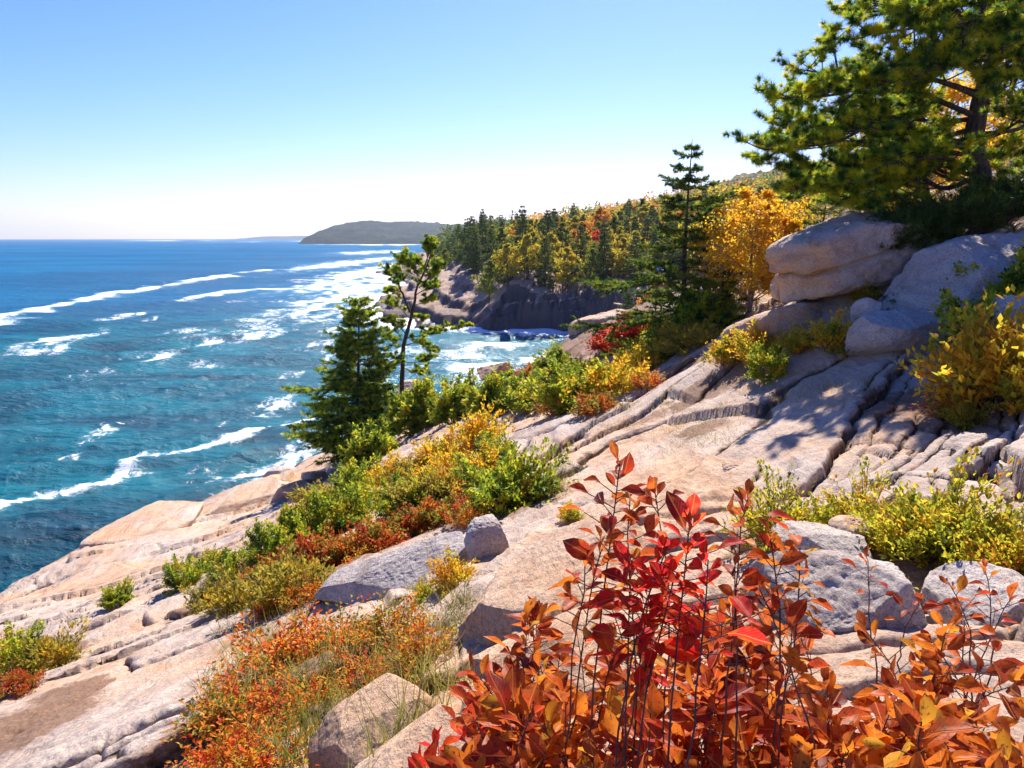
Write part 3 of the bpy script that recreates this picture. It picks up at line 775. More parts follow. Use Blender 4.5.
# ------------------------------------------------------------------ boulders and slabs
def rock_obj(name, label, c, size, rz=0, seed=0, sq=2.6, cuts=7, tilt=(0, 0), mat='rock', sub=6, rough=.045, group=None, cat='boulder', crackz=None):
    bm = bmesh.new(); bmesh.ops.create_icosphere(bm, subdivisions=sub, radius=1)
    V = np.array([v.co[:] for v in bm.verts]); Fc = np.array([[v.index for v in f.verts] for f in bm.faces]); bm.free()
    r = np.random.default_rng(seed)
    p = V / ((np.abs(V) ** sq).sum(1) ** (1 / sq))[:, None]
    p = p + V * (.07 * fbm3(p + seed * 3.3, 1.0, 2, seed))[:, None]
    for i in range(cuts * 3):
        n = r.normal(size=3); n[2] *= .7; n /= np.linalg.norm(n)
        s = p @ n; s = s - (np.quantile(s, r.uniform(.80, .985)))
        p = p - n * (np.maximum(s, 0) * .98)[:, None]
    s3 = np.array(size) / 2
    q = p * s3
    m = float(np.min(s3)); S = 1 / max(m, .25)
    rid = 1 - np.abs(fbm3(q + seed, 1.3 * S, 4, seed + 9))
    q = q + nrm(V) * (m * (rough * 1.0 * (rid - .7) + rough * .9 * fbm3(q + seed, 4.5 * S, 4, seed + 5, .62)))[:, None]
    if crackz is not None:     # an open horizontal joint right round the block
        zc = crackz * s3[2] + .12 * s3[2] * noise2(q[:, 0] * 1.3, q[:, 1] * 1.3, seed)
        dz = (q[:, 2] - zc) / (.05 * s3[2])
        shrink = 1 - .09 * np.exp(-dz ** 2) - .04 * (dz < 0)
        q[:, 0] *= shrink; q[:, 1] *= shrink
    R = Matrix.Rotation(rz, 3, 'Z') @ Matrix.Rotation(tilt[0], 3, 'X') @ Matrix.Rotation(tilt[1], 3, 'Y')
    q = q @ np.array(R).T
    o = mesh_np(name, q, [Fc], [M[mat]], True)
    o.location = c
    return tag(o, label, cat, group)

def rock_at(label, px, py, Y, wpx, hpx, depth, **kw):
    """px,py: picture middle of the rock; Y its distance; width and height as they appear"""
    c = P(px, py, Y)
    return rock_obj(kw.pop('name', 'granite_boulder'), label, c, (wpx * Y / F, depth, hpx * Y / F), **kw)

rock_at("pale pink boulder cracked into two layers below the big pine", 862, 254, 15.5, 156, 76, 2.4, rz=.22, seed=3, sq=10, cuts=2, tilt=(-.06, -.33), crackz=.16)
rock_at("large rounded grey boulder in the pine's shade under dark juniper", 968, 284, 13.6, 172, 96, 2.6, rz=.3, seed=6, sq=3.6, cuts=3, tilt=(-.20, -.28), mat='rockgrey')
rock_at("low shaded slab wedged beneath the large rounded grey boulder", 903, 334, 12.8, 104, 46, 1.5, rz=.3, seed=59, sq=4, cuts=2, tilt=(-.3, .1), mat='rockgrey')
rock_at("narrow shaded grey stone between the layered boulder and the slab", 870, 318, 13.2, 34, 40, .7, rz=.5, seed=9, tilt=(-.3, .5), mat='rockgrey')
rock_at("smooth sloping slab at the foot of the cracked two-layer boulder", 798, 322, 16.0, 130, 34, 2.4, rz=.25, seed=12, sq=5, cuts=4, tilt=(-.28, -.18), name='granite_slab')
rock_at("small upright stone at the left end of the cracked two-layer boulder", 783, 284, 16.2, 20, 34, .6, rz=.2, seed=13, cuts=5)
rock_at("grey rounded rock knob standing behind the yellow bush, dark streak on its face", 488, 541, 8.4, 50, 52, .5, rz=.3, seed=17, sq=2.6, cuts=2, mat='rockgrey')
rock_at("long low grey rock ridge running left from the rock knob", 396, 573, 8.8, 205, 40, 1.0, rz=-.25, seed=18, sq=3, cuts=5, tilt=(.1, -.40), mat='rockgrey', name='granite_ridge')
rock_at("broad pale whaleback slab behind the tall red stems", 548, 602, 4.9, 320, 78, 1.4, rz=.42, seed=21, sq=3.4, cuts=5, tilt=(-.16, -.30), name='granite_slab')
rock_at("rough pink slab below the whaleback slab, behind orange leaves", 560, 665, 3.5, 260, 80, 1.0, rz=.4, seed=24, sq=3.4, cuts=5, tilt=(-.2, -.24), name='granite_slab')
rock_at("large rounded grey boulder just behind the orange foreground leaves", 842, 612, 3.2, 190, 118, .9, rz=.2, seed=27, sq=2.7, cuts=5, mat='rockgrey', tilt=(-.1, .1))
rock_at("rounded grey hump at the front of the yellow-green bushes", 822, 548, 3.9, 100, 44, .6, rz=.1, seed=29, sq=2.5, cuts=4, mat='rockgrey')
rock_at("small round stone atop the grey hump by yellow-green bushes", 855, 530, 4.1, 48, 26, .3, rz=.3, seed=30, sq=2.3, cuts=3)
rock_at("rounded boulder at the right edge under scattered red leaves", 990, 612, 3.0, 120, 84, .6, rz=-.2, seed=32, sq=2.6, cuts=5, mat='rockgrey')
rock_at("pink block with a flat top left of the orange foreground leaves", 372, 730, 3.55, 138, 46, .55, rz=.62, seed=36, sq=5, cuts=2, tilt=(-.12, -.30))
rock_at("pale slanting slab in the bottom edge beside orange leaves", 428, 764, 2.75, 175, 46, .5, rz=.62, seed=38, sq=5, cuts=2, tilt=(-.1, -.32), name='granite_slab')
rock_at("pale stone half hidden under leaves at the bottom right", 950, 762, 1.9, 170, 60, .4, rz=.1, seed=39, cuts=5)
rock_at("pink boulder at the cove's edge behind the green bushes", 497, 376, 44, 46, 34, 2.2, rz=.2, seed=41, cuts=7, tilt=(0, -.2), sq=4)
rock_at("dark rock awash in the cove beside the leaning pine", 412, 392, 50, 44, 22, 3, rz=.1, seed=43, cuts=6)
rock_at("flat-topped ledge block above the cove by the red bushes", 603, 332, 38, 64, 36, 3.0, rz=.15, seed=45, sq=8, cuts=3, tilt=(-.05, -.16))
rock_at("rounded stone in the middle of the stepped rock face", 735, 478, 9.6, 42, 34, .6, rz=.3, seed=47, cuts=5)
rock_at("boulder in the shade at the right edge below the golden bush", 1014, 320, 10.5, 50, 50, 1.0, rz=.3, seed=49, mat='rockgrey')
for i, (px, py, Y, w, h, lb) in enumerate([(292,492,32,50,26,"shaded block on the shore beside the dark spruce's foot"),
        (284,474,37,40,12,"outermost rounded shore rock under the dark spruce"),(315,478,33,26,18,"small dark stone at the base of the dark spruce")]):
    rock_at(lb, px, py, Y, w, h, 1.6, rz=.4, seed=60 + i, sq=4, cuts=5, mat='rock' if i != 1 else 'rockgrey')

rock_obj('granite_slab', "broad flat sunlit shore slab sloping into the foam below the dark spruce", onsea(252, 497, -12.1), (4.6, 6.0, 1.0), rz=-.25, seed=71, sq=9, cuts=3, tilt=(.02, -.13))
rock_obj('granite_slab', "pale pink shore slab at the waterline, split off by a long joint", onsea(158, 528, -12.0), (3.9, 5.4, 1.0), rz=-.2, seed=74, sq=9, cuts=3, tilt=(.0, -.12))

# ------------------------------------------------------------------ conifers
def needles_on(lv, pts, r, per_m, L, Wd, fwd=.9, spread=1., up=.25, taper=True):
    """thin needle sprays along a polyline"""
    pts = np.asarray(pts); seg = np.diff(pts, axis=0); ln = np.linalg.norm(seg, axis=1); tot = ln.sum()
    n = max(3, int(tot * per_m)); u = np.sort(r.uniform(0, 1, n)) * (len(pts) - 1) * .9999
    i = u.astype(int); f = (u - i)[:, None]
    p = pts[i] * (1 - f) + pts[i + 1] * f; t = nrm(seg[i])
    d = t * fwd + rvec(r, n) * spread + np.array([0, 0, up])
    lv.add(p, d, rvec(r, n) + np.array([0, 0, .8]), L * r.uniform(.6, 1.15, n), Wd * r.uniform(.7, 1.2, n))

def make_spruce(name, label, h, R, seed, whorls=24, per=6, mat='spruce', needle=(.085, .022), per_m=95, droop=.18, bare=.06, lean=(0, 0), shape=.85, ragged=.3, twigs=9, group=None, loc=(0,0,0), curve=None):
    r = np.random.default_rng(seed)
    t = thing(name, label, 'tree', loc, 0, group)
    ks = np.linspace(0, 1, 14)
    trunk = np.stack([lean[0] * ks ** 1.5 * h + .05 * np.sin(ks * 5 + seed), lean[1] * ks ** 1.5 * h + 0 * ks, ks * h], -1)
    tb = Tubes(8); tb.add(trunk, np.interp(ks, [0, .1, 1], [h * .022, h * .016, .008])); bt = Tubes(4); lv = Leaves('tri')
    for w in range(whorls):
        k = bare + (1 - bare) * (w + r.uniform(-.3, .3)) / whorls
        k = min(max(k, bare), .985)
        c = np.array([np.interp(k, ks, trunk[:, j]) for j in range(3)])
        az0 = r.uniform(0, 6.28)
        for b in range(per):
            az = az0 + b * 6.283 / per + r.normal() * .25
            rel = (k - bare) / (1 - bare)
            ln = R * ((1 - rel) ** shape) * (1 + ragged * r.normal() * .8) * min(1, .55 + rel * 3.5) + .10
            if ln < .06 or r.uniform() < .06: continue
            d = np.array([math.cos(az), math.sin(az), 0])
            rise = .45 * rel - .12
            tip = c + d * ln + np.array([0, 0, ln * (rise - droop * (1 - rel))])
            mid = c + d * ln * .55 + np.array([0, 0, ln * (rise * .6 - droop * .65 * (1 - rel) - .02)])
            br = bez(c, mid * 2 - (c + tip) / 2, tip + np.array([0, 0, ln * .08]), 7)
            bt.add(br, np.linspace(.012 * ln + .006, .003, 7))
            needles_on(lv, br[2:], r, per_m * .8, *needle)
            side = np.array([-d[1], d[0], 0])
            for q in range(int(twigs * (.4 + ln / max(R, .1) * .8))):
                u = r.uniform(.18, .97); i = u * 6; ii = min(int(i), 5); p0 = br[ii] + (br[ii + 1] - br[ii]) * (i - ii)
                sl = (1.05 - u) * ln * r.uniform(.28, .55) + .05
                dd = side * r.choice([-1, 1]) * r.uniform(.5, 1) + d * r.uniform(.4, .9) + np.array([0, 0, r.normal() * .18 - .08])
                dd = dd / np.linalg.norm(dd)
                tw = np.array([p0, p0 + dd * sl * .5 + [0, 0, -.02 * sl], p0 + dd * sl])
                needles_on(lv, tw, r, per_m, *needle)
    bt.V += tb.V; bt.F += [f + bt.n for f in tb.F]; bt.build('trunk', M['bark'], t); lv.build('crown', M[mat], t)
    return t

def tuft(lv, c, r, n, L, Wd, d=None, rad=.0):
    dd = rvec(r, n)
    if d is not None: dd = dd + np.asarray(d) * .9
    lv.add(c + rvec(r, n) * rad * r.uniform(0, 1, (n, 1)), dd, rvec(r, n), L * r.uniform(.6, 1.1, n), Wd)

def pine_limb(bt, lv, r, pts, rad, n_sub, sub_len, flat=.24, tn=26, TL=.17, TW=.022, start=.25, up=.15, sub2=5, spacing=.085):
    """a limb and its side branches, each set with tufts of needles held in flattened plates"""
    line = smoothline(pts, 16)
    bt.add(line, np.linspace(rad, rad * .25, 16))
    tn_ = nrm(np.gradient(line, axis=0))
    for q in range(n_sub):
        u = start + (1 - start) * (q + r.uniform(0, 1)) / n_sub
        i = min(int(u * 15), 14); c = line[i] + (line[i + 1] - line[i]) * (u * 15 - i)
        sd = rvec(r, 1)[0]; sd[2] *= flat; d = sd + tn_[i] * .75 + np.array([0, 0, up]); d /= np.linalg.norm(d)
        L = sub_len * r.uniform(.5, 1.15) * (1.1 - .45 * u)
        sb = bez(c, c + d * L * .6 - np.array([0, 0, .05 * L]), c + d * L + np.array([0, 0, .12 * L]), 7)
        bt.add(sb, np.linspace(rad * .28, .006, 7))
        twigs = [sb[3:]]
        for s in range(sub2):
            k = r.integers(2, 7); e = rvec(r, 1)[0]; e[2] = abs(e[2]) * flat * .8 + .08; e = e + d * .6; e /= np.linalg.norm(e)
            l2 = L * r.uniform(.22, .45)
            tw = np.array([sb[k], sb[k] + e * l2 * .5, sb[k] + e * l2 + [0, 0, .05 * l2]])
            bt.add(tw, [.007, .005, .004]); twigs.append(tw[1:])
        for tw in twigs:
            ln = np.linalg.norm(np.diff(tw, axis=0), axis=1).sum()
            for a in range(max(1, int(ln / spacing))):
                f = r.uniform(0, 1) * (len(tw) - 1) * .999; j = int(f); p = tw[j] + (tw[j + 1] - tw[j]) * (f - j)
                tuft(lv, p, r, tn, TL, TW, np.array([0, 0, .55]) + d * .4)
            tuft(lv, tw[-1], r, tn + 8, TL, TW, d * .7 + [0, 0, .4])

def make_pine(label, base, trunks, limbs, seed, TL=.17, TW=.022, tn=26, spacing=.085, name='pine_tree', group=None):
    """trunks: [(points, radii)], limbs: [(points, radius, n_sub, sub_len)] in world space"""
    r = np.random.default_rng(seed); base = np.asarray(base, float)
    t = thing(name, label, 'tree', base, 0, group)
    tb = Tubes(10)
    for pts, rad in trunks:
        l = smoothline(np.asarray(pts) - base, 22)
        l[1:-1] += r.normal(size=(20, 3)) * .02
        tb.add(l, np.interp(np.linspace(0, 1, 22), np.linspace(0, 1, len(rad)), rad))
    bt = Tubes(5); lv = Leaves('tri')
    for pts, rad, ns, sl in limbs:
        pine_limb(bt, lv, r, np.asarray(pts) - base, rad, ns, sl, TL=TL, TW=TW, tn=tn, spacing=spacing)
    bt.V += tb.V; bt.F += [f + bt.n for f in tb.F]; bt.build('trunk', M['bark'], t); lv.build('crown', M['pine'], t)
    return t

# the big pine at the upper right
bY = 16.8
pb = P(985, 225, bY); pb[2] = float(height(pb[0], pb[1])[0]) - .1
trunk = [pb, P(980, 180, bY), P(975, 130, bY), P(988, 75, bY + .1), P(1012, 20, bY + .2), P(1030, -60, bY + .3), P(1036, -150, bY)]
q = lambda px, py, dy=0: P(px, py, bY + dy)
r0 = np.random.default_rng(77)
limbs = []
for tip, st, dy in [((752,162),(975,152),.3),((764,150),(975,146),-.8),((772,122),(975,128),.8),((778,98),(980,118),-1.0),((792,112),(980,118),1.5),((806,70),(985,95),.6),((815,92),(985,100),-1.2),((836,40),(990,80),-.8),
                    ((856,14),(1000,55),.9),((870,34),(1000,60),-1.8),((884,-8),(1006,40),-.4),((925,-30),(1015,0),.5),((800,178),(977,158),1.4),((795,190),(978,175),-1.2),((840,200),(978,182),-1.0),((785,170),(977,160),-.2),((860,180),(977,172),-2.0),((826,192),(978,178),-.4),((850,205),(978,182),.6),
                    ((905,12),(1008,30),-2.2),((930,60),(990,75),2.6),((960,36),(1000,50),-2.4),((1010,86),(985,105),-2.6),((1040,130),(978,140),-2.0),((900,88),(985,98),-1.9),((1000,50),(998,60),-3.0),
                    ((1090,60),(990,75),.5),((1120,20),(1005,45),-.8),((1100,120),(977,135),1.2),((1080,-40),(1028,-60),0),((980,-90),(1032,-90),-.5),((1120,-90),(1034,-100),.8),((1030,-190),(1036,-150),0),
                    ((1010,30),(1005,40),3.0),((870,150),(976,150),2.8),((1030,170),(977,165),.8)]:
    a = q(*st); b = q(*tip, dy); m = (a + b) / 2 + np.array([0, dy * .1 + r0.normal() * .25, r0.uniform(-.15, .75)])
    L = np.linalg.norm(b - a)
    limbs.append(([a, (a + m) / 2 + r0.normal(size=3) * .14, m, (m + b) / 2 + r0.normal(size=3) * .16, b], .022 + .009 * L, int(7 + 4.4 * L), .95))
make_pine("big spreading pine tree at the upper right with dark limbs over the boulders", pb, [(trunk, [.27, .22, .2, .17, .13, .09, .03])], limbs, 5, TL=.165, TW=.0165, tn=42, spacing=.092)
# smaller leaning pine behind it
b2 = P(940, 205, 18.5); b2[2] = float(height(b2[0], b2[1])[0]) - .1
lb = lambda px, py, d=0: P(px, py, 18.5 + d)
make_pine("crooked leaning pine behind the layered boulder, left of the big pine", b2,
    [([b2, lb(925,192), lb(905,172), lb(893,150), lb(898,128)], [.13, .12, .1, .08, .04])],
    [([lb(910,178), lb(870,165), lb(815,172, .5)], .05, 14, .8), ([lb(900,160), lb(860,145, 1), lb(795,150, 1)], .05, 16, .8), ([lb(893,150), lb(880,130, -.6), lb(840,112, -.8)], .05, 13, .8),
     ([lb(898,130), lb(905,115, .4), lb(900,95, .5)], .04, 9, .7), ([lb(905,172), lb(850,185, -.5), lb(790,195, -.2)], .05, 14, .8), ([lb(925,192), lb(880,198, .8), lb(835,205, 1)], .05, 12, .8)], 6, TL=.15, TW=.022, tn=24, spacing=.12)

# wind-bent pine by the cove
wY = 37.0
w = lambda px, py, d=0: P(px, py, wY + d)
wb = P(403, 400, wY); wb[2] = float(height(wb[0], wb[1])[0]) - .2
make_pine("wind-bent pine with a bare lower trunk against the white cove water", wb,
    [([wb, w(402,375), w(404,345), w(412,315), w(416,292), w(426,268), w(431,250)], [.13, .115, .10, .08, .06, .04, .02]),
     ([w(410,312), w(404,298), w(398,282), w(396,270)], [.06, .05, .04, .02])],
    [([w(424,268), w(428,256, .3), w(432,246, .2)], 0.035, 18, .75), ([w(421,278), w(412,268, -.6), w(404,262, -.8)], 0.035, 19, .75), ([w(419,288), w(430,276, .6), w(436,268, .7)], 0.035, 16, .7),
     ([w(404,297), w(398,284), w(392,272, .5)], 0.035, 16, .7), ([w(416,295), w(424,290, -.8), w(434,288, -1)], 0.028, 12, .6), ([w(402,292), w(394,290, .3), w(387,292)], 0.028, 10, .5), ([w(420,282), w(416,272, 1), w(414,262, 1.4)], 0.035, 16, .7),
     ([w(407,335), w(398,326, -.4), w(388,322, -.5)], 0.028, 12, .55), ([w(407,338), w(430,334, .2), w(468,326, .4)], 0.032, 21, .5), ([w(406,345), w(418,343, -.7), w(434,352, -1)], 0.028, 14, .6),
     ([w(405,350), w(396,342, .6), w(384,338, .8)], 0.028, 12, .6), ([w(405,362), w(418,362, .5), w(430,358, .8)], 0.028, 12, .6), ([w(404,365), w(395,360, -.4), w(388,366, -.7)], 0.028, 12, .6), ([w(409,318), w(400,308, .4), w(390,304, .6)], .025, 10, .6), ([w(412,306), w(422,303, -.4), w(432,300, -.5)], .025, 10, .6), ([w(405,345), w(396,332, .3), w(380,330, .4)], .025, 9, .55), ([w(404,368), w(414,372, -.4), w(426,374, -.5)], .025, 9, .6), ([w(408,322), w(416,318, .5), w(424,318, .5)], 0.021, 7, .4)],
    8, TL=.17, TW=.021, tn=40, spacing=.075)

# dark spruce at the water's edge
sb = P(358, 474, 34.5); sb[2] = float(height(sb[0], sb[1])[0]) - .2
make_spruce('spruce_tree', "bushy dark spruce standing at the water's edge left of the wind-bent pine", (474 - 308) * 34.5 / F + .4, 2.5, 11, whorls=30, per=8, needle=(.18, .045), per_m=105, shape=.66, ragged=.48, twigs=14, lean=(.05, 0), droop=.1, mat='pine', loc=sb)
# the tall open spruce
sb = P(683, 322, 25.5); sb[2] = float(height(sb[0], sb[1])[0]) - .15
tallH = P(687, 139, 25.5)[2] - sb[2]
make_spruce('spruce_tree', "tall slender spruce with tiered open branches beside the orange birch", tallH, 2.9, 21, whorls=20, per=7, needle=(.13, .038), per_m=135, shape=1.05, ragged=.55, twigs=17, droop=.20, bare=.05, loc=sb)
sb = P(757, 215, 24.5); sb[2] = float(height(sb[0], sb[1])[0]) - .15

# ------------------------------------------------------------------ broadleaf shrubs and trees
def make_shrub(name, kind_, rx, h, seed, tips, lpt, L, Wd, leafmat, flat=.55, upright=.2, tmpl='diamond', rstem=.006, spread=.5, inner=.45):
    """returns an unplaced prototype thing"""
    r = np.random.default_rng(seed)
    t = thing(name, "", kind_)
    d = rvec(r, tips); d[:, 2] = np.abs(d[:, 2])
    d[:, 2] = d[:, 2] ** flat; d = nrm(d)
    lump = .80 + .58 * noise3(d[:, 0] * 1.9 + seed, d[:, 1] * 1.9, d[:, 2] * 1.9, seed)
    rad = r.uniform(inner, 1, tips) ** .5 * lump
    tip = d * rad[:, None] * np.array([rx, rx, h])
    tb = Tubes(4); lv = Leaves(tmpl)
    for i in range(tips):
        b = np.array([tip[i, 0] * .25, tip[i, 1] * .25, -.1])
        m = np.array([tip[i, 0] * (.75 - upright), tip[i, 1] * (.75 - upright), tip[i, 2] * .6])
        c = bez(b, m, tip[i], 6)
        if i % 2 == 0: tb.add(c, np.linspace(rstem * h, rstem * .25 * h, 6))
        n = max(2, int(lpt * r.uniform(.6, 1.4)))
        u = r.uniform(.55, 1.04, n)[:, None]
        p = c[3] * (1 - u) * 2 * 0 + (1 - u) ** 2 * b + 2 * u * (1 - u) * m + u ** 2 * tip[i]
        p = p + rvec(r, n) * r.uniform(0, spread, (n, 1)) * .22 * h
        p[:, 2] = np.maximum(p[:, 2], .02)
        tg = nrm(tip[i] - m)
        dd = tg * .7 + rvec(r, n) * .9 + np.array([0, 0, upright * 1.5])
        nn = rvec(r, n) * .8 + np.array([0, 0, 1.0])
        s = r.uniform(.65, 1.25, n)
        lv.add(p, dd, nn, L * s, Wd * s)
    tb.build('stem', M['twig'], t); lv.build('foliage', M[leafmat], t)
    t['h'] = h; t['used'] = 0
    return t

CAT = 'shrub'
PROTO = {
 'bay': [make_shrub('bayberry_shrub', CAT, .75, .95, 100 + i, 170, 38, .070, .034, 'bay', spread=.30, inner=.6) for i in range(3)],
 'bayfar': [make_shrub('leafy_bush', CAT, 1.0, 1.5, 110 + i, 210, 46, .115, .058, 'bay', spread=.26, inner=.6) for i in range(2)],
 'red': [make_shrub('reddening_shrub', CAT, .75, .7, 120 + i, 200, 18, .066, .032, 'bayred', spread=.4) for i in range(2)],
 'olive': [make_shrub('olive_shrub', CAT, .75, .7, 130 + i, 190, 18, .072, .030, 'olive', upright=.35, spread=.34) for i in range(2)],
 'huck': [make_shrub('huckleberry_shrub', CAT, .55, .55, 140 + i, 190, 12, .037, .020, 'huck', tmpl='smallleaf', upright=.28, spread=.50, rstem=.009, inner=.3) for i in range(3)],
 'upright': [make_shrub('leafy_shrub', CAT, .36, .52, 150 + i, 150, 24, .030, .0125, 'upright', tmpl='smallleaf', upright=.65, inner=.3, flat=.4, spread=.3) for i in range(2)],
 'gold': [make_shrub('golden_shrub', CAT, .7, .9, 160 + i, 160, 18, .075, .037, 'gold', upright=.3, spread=.4) for i in range(2)],
 'scarlet': [make_shrub('scarlet_shrub', CAT, .8, .8, 170, 170, 15, .10, .05, 'scarlet')],
 'juniper': [make_shrub('juniper_shrub', CAT, .95, .6, 180 + i, 330, 50, .07, .013, 'juniper', tmpl='tri', spread=.5) for i in range(2)],
 'dwarf': [make_shrub('pine_bush', CAT, .8, 1.1, 190, 130, 75, .13, .022, 'pine', tmpl='tri', spread=.4)],
}
PROTO_ROCK = {}
used = {}
rs = np.random.default_rng(99)
def put(kind_, px, py, hpx, label, wide=1., group=None, sink=.06):
    q = hit(px, py)
    lst = PROTO[kind_]; i = used.get(kind_, 0); used[kind_] = i + 1
    pr = lst[i % len(lst)]
    s = hpx * q[1] / F / pr['h'] * 1.04
    loc = (q[0], q[1], q[2] - sink * s)
    rz = rs.uniform(0, 6.28)
    sc3 = (s * wide, s * wide, s)
    if not pr['used']:
        pr['used'] = 1; pr.location = loc; pr.rotation_euler = (0, 0, rz); pr.scale = sc3; pr['label'] = label
        if group: pr['group'] = group
        return pr
    return dup(pr, loc, rz, label, group, sc3)

GB = 'shrubs of the band across the middle of the slope'
for a in [
 ('bay',510,505,80,"round bright green bush at the right end of the shrub band"),
 ('olive',455,498,48,"yellow brown bush next left of the round bright green one"),
 ('bay',402,516,52,"green bush in the middle of the shrub band above reddish undergrowth"),
 ('bay',345,530,58,"lime green bush below the dark spruce"),
 ('bay',298,545,56,"lime green bush at the left of the shrub band above the shore slabs"),
 ('bay',268,560,44,"small green bush at the seaward corner of the shrub band"),
 ('red',432,527,44,"dark red shrub under the middle green bushes"),
 ('red',375,550,50,"reddish brown shrub above the long grey rock ridge"),
 ('red',322,566,52,"reddish shrub between the lime bushes and the bare shaded rock"),
 ('red',478,513,34,"low red shrub at the foot of the round bright green bush"),
 ('red',285,575,40,"rusty red shrub beside the olive shrubs"),
 ('olive',245,606,56,"olive and rust shrub at the lower left end of the shrub band"),
 ('olive',285,598,60,"taller olive shrub with twiggy brown top next to lime bush"),
 ('olive',212,604,34,"low olive shrub at the leftmost foot of the band"),
 ('bay',184,585,34,"small green bush with orange base on the shore slab's upper edge"),
 ('bay',213,566,30,"flat green bush behind the small green one above the shore"),
 ('gold',392,486,42,"yellow green bush left of the bare rock patch under the spruce"),
 ('gold',440,468,52,"yellow bush in front of the green bushes below the bent pine"),
 ('gold',480,446,52,"bright yellow bush nearest the pale sloping rock"),
 ('olive',415,478,34,"low brown and yellow shrub by the pink rock patch"),
 ('bay',360,492,44,"green bush against the foot of the dark spruce")]:
    put(*a, group=GB)
for a in [('huck',470,524,28,"rusty sprigs edging the bare shade under the round bright bush"),('olive',425,508,44,"tawny shrub wedged between the middle green bushes"),
 ('red',400,536,36,"dark red undergrowth at the front of the middle green bush"),('gold',428,490,44,"golden bush behind the tawny wedged shrub"),('huck',350,560,36,"orange sprigs above the ridge's left end"),
 ('gold',372,508,40,"yellow green bush between the two lime bushes and the spruce"),('olive',325,540,44,"tawny shrub between the two lime bushes"),('red',262,585,40,"dark red shrub tucked behind the olive shrubs"),
 ('gold',480,476,40,"yellow bush behind the round bright green one"),('gold',455,478,40,"yellow bush just behind the green bushes near the pale rock"),('huck',305,600,34,"orange sprigs at the bare rock right of the olive shrubs"),
 ('olive',530,500,30,"dry tawny tuft at the right foot of the round bright bush"),('olive',320,508,38,"tawny bush at the top left corner of the shrub band"),('huck',268,612,26,"low orange sprigs at the front of the olive shrubs"),
 ('bay',498,462,34,"small green bush between the yellow bush and the round bright one"),('bay',230,575,36,"green bush above the olive shrubs at the band's left")]:
    put(*a, wide=1.15, group=GB)
for a in [('bay',117,604,30,"lone little green bush on the pink shore slab"),
          ('bay',14,676,58,"green bush at the left edge of the picture"),
          ('olive',45,668,52,"olive shrub next to the green bush at the left edge"),
          ('red',18,690,30,"low rusty shrub under the green bush at the left edge")]:
    put(*a, group='shrubs on the shore slabs at the left')
GO = 'orange huckleberry shrubs in the lower left'
for a in [('huck',285,668,78,"orange red shrub at the top left of the orange patch"),
 ('huck',340,655,66,"orange shrub in the top middle of the orange patch"),
 ('huck',392,640,56,"green and orange shrub beside the whaleback slab's left end"),
 ('huck',232,715,66,"leftmost orange shrub with crimson sprigs by the bare rock"),
 ('huck',300,720,74,"dense orange shrub in the middle of the patch"),
 ('huck',365,690,60,"orange shrub behind the flat-topped pink block"),
 ('huck',245,775,84,"yellow orange shrub at the bottom left of the patch"),
 ('huck',310,790,86,"brown and orange shrub at the bottom edge left of the pink block"),
 ('huck',425,672,66,"twiggy red shrub against the whaleback slab"),
 ('huck',190,800,60,"small green tinged shrub cut by the bottom edge at the patch's left")]:
    put(*a, wide=1.2, group=GO)
put('gold', 455, 588, 46, "small bright yellow bush before the grey rock knob")
put('upright', 425, 600, 38, "small green and red bush left of the bright yellow one")
put('gold', 570, 520, 26, "tiny yellow sprig bush on the pale rock left of the tall red stems")
GU = 'yellow green bushes behind the grey boulders'
for a in [('upright',775,543,84,"leftmost yellow green bush, behind the red stem tips"),
 ('upright',815,538,66,"low yellow green bush next to the round stone"),
 ('upright',862,533,76,"yellow green bush with orange tips behind the round stone"),
 ('upright',905,548,92,"thick yellow green bush right of the round stone"),
 ('upright',945,555,112,"tallest yellow green bush on the right"),
 ('upright',985,566,112,"bushy yellow green shrub near the right edge"),
 ('upright',1018,580,100,"yellow green bush cut by the right edge")]:
    put(*a, wide=1.25, group=GU)
GM = 'shrubs on the crest above the cove'
for a in [('bay',535,408,52,"green bush at the left end of the crest above the pale sheets of rock"),
 ('bay',575,408,62,"big yellow green bush on the crest above the pale sheets of rock"),
 ('gold',612,396,50,"golden bush right of the big one on the crest"),
 ('bayfar',560,385,44,"leafy green bush behind the big crest bush, edge of the cove"),
 ('gold',640,375,42,"yellow bush on the crest in front of the red bushes"),
 ('red',533,384,30,"rusty red bush beside the pink cove boulder"),
 ('scarlet',610,350,26,"scarlet bush beside the flat-topped ledge block"),
 ('scarlet',640,350,40,"dark red bush left of the tall spruce's foot"),
 ('olive',622,338,28,"yellow and olive bush on the flat-topped ledge"),
 ('bay',663,362,46,"green bush under the tall spruce"),
 ('red',655,340,36,"reddish bush close to the tall spruce's trunk"),
 ('bay',590,385,40,"green bush behind the crest, above the cove"),('huck',560,412,30,"orange sprigs below the left crest bush"),('red',600,408,32,"rusty shrub at the foot of the right crest bush"),
 ('gold',622,382,36,"yellow sprigs between the crest's green and red bushes"),('bay',640,358,30,"small green bush between the scarlet and dark red bushes"),('red',672,350,30,"dark red shrub beneath the tall spruce's left branches"),
 ('olive',548,396,34,"olive shrub behind the left crest bush"),('huck',648,385,24,"orange sprigs at the crest's lower right end"),('olive',690,350,40,"shaded olive bush right of the tall spruce's foot")]:
    put(*a, wide=1.15, group=GM)
GT = 'dense bushes beneath the wind-bent pine'
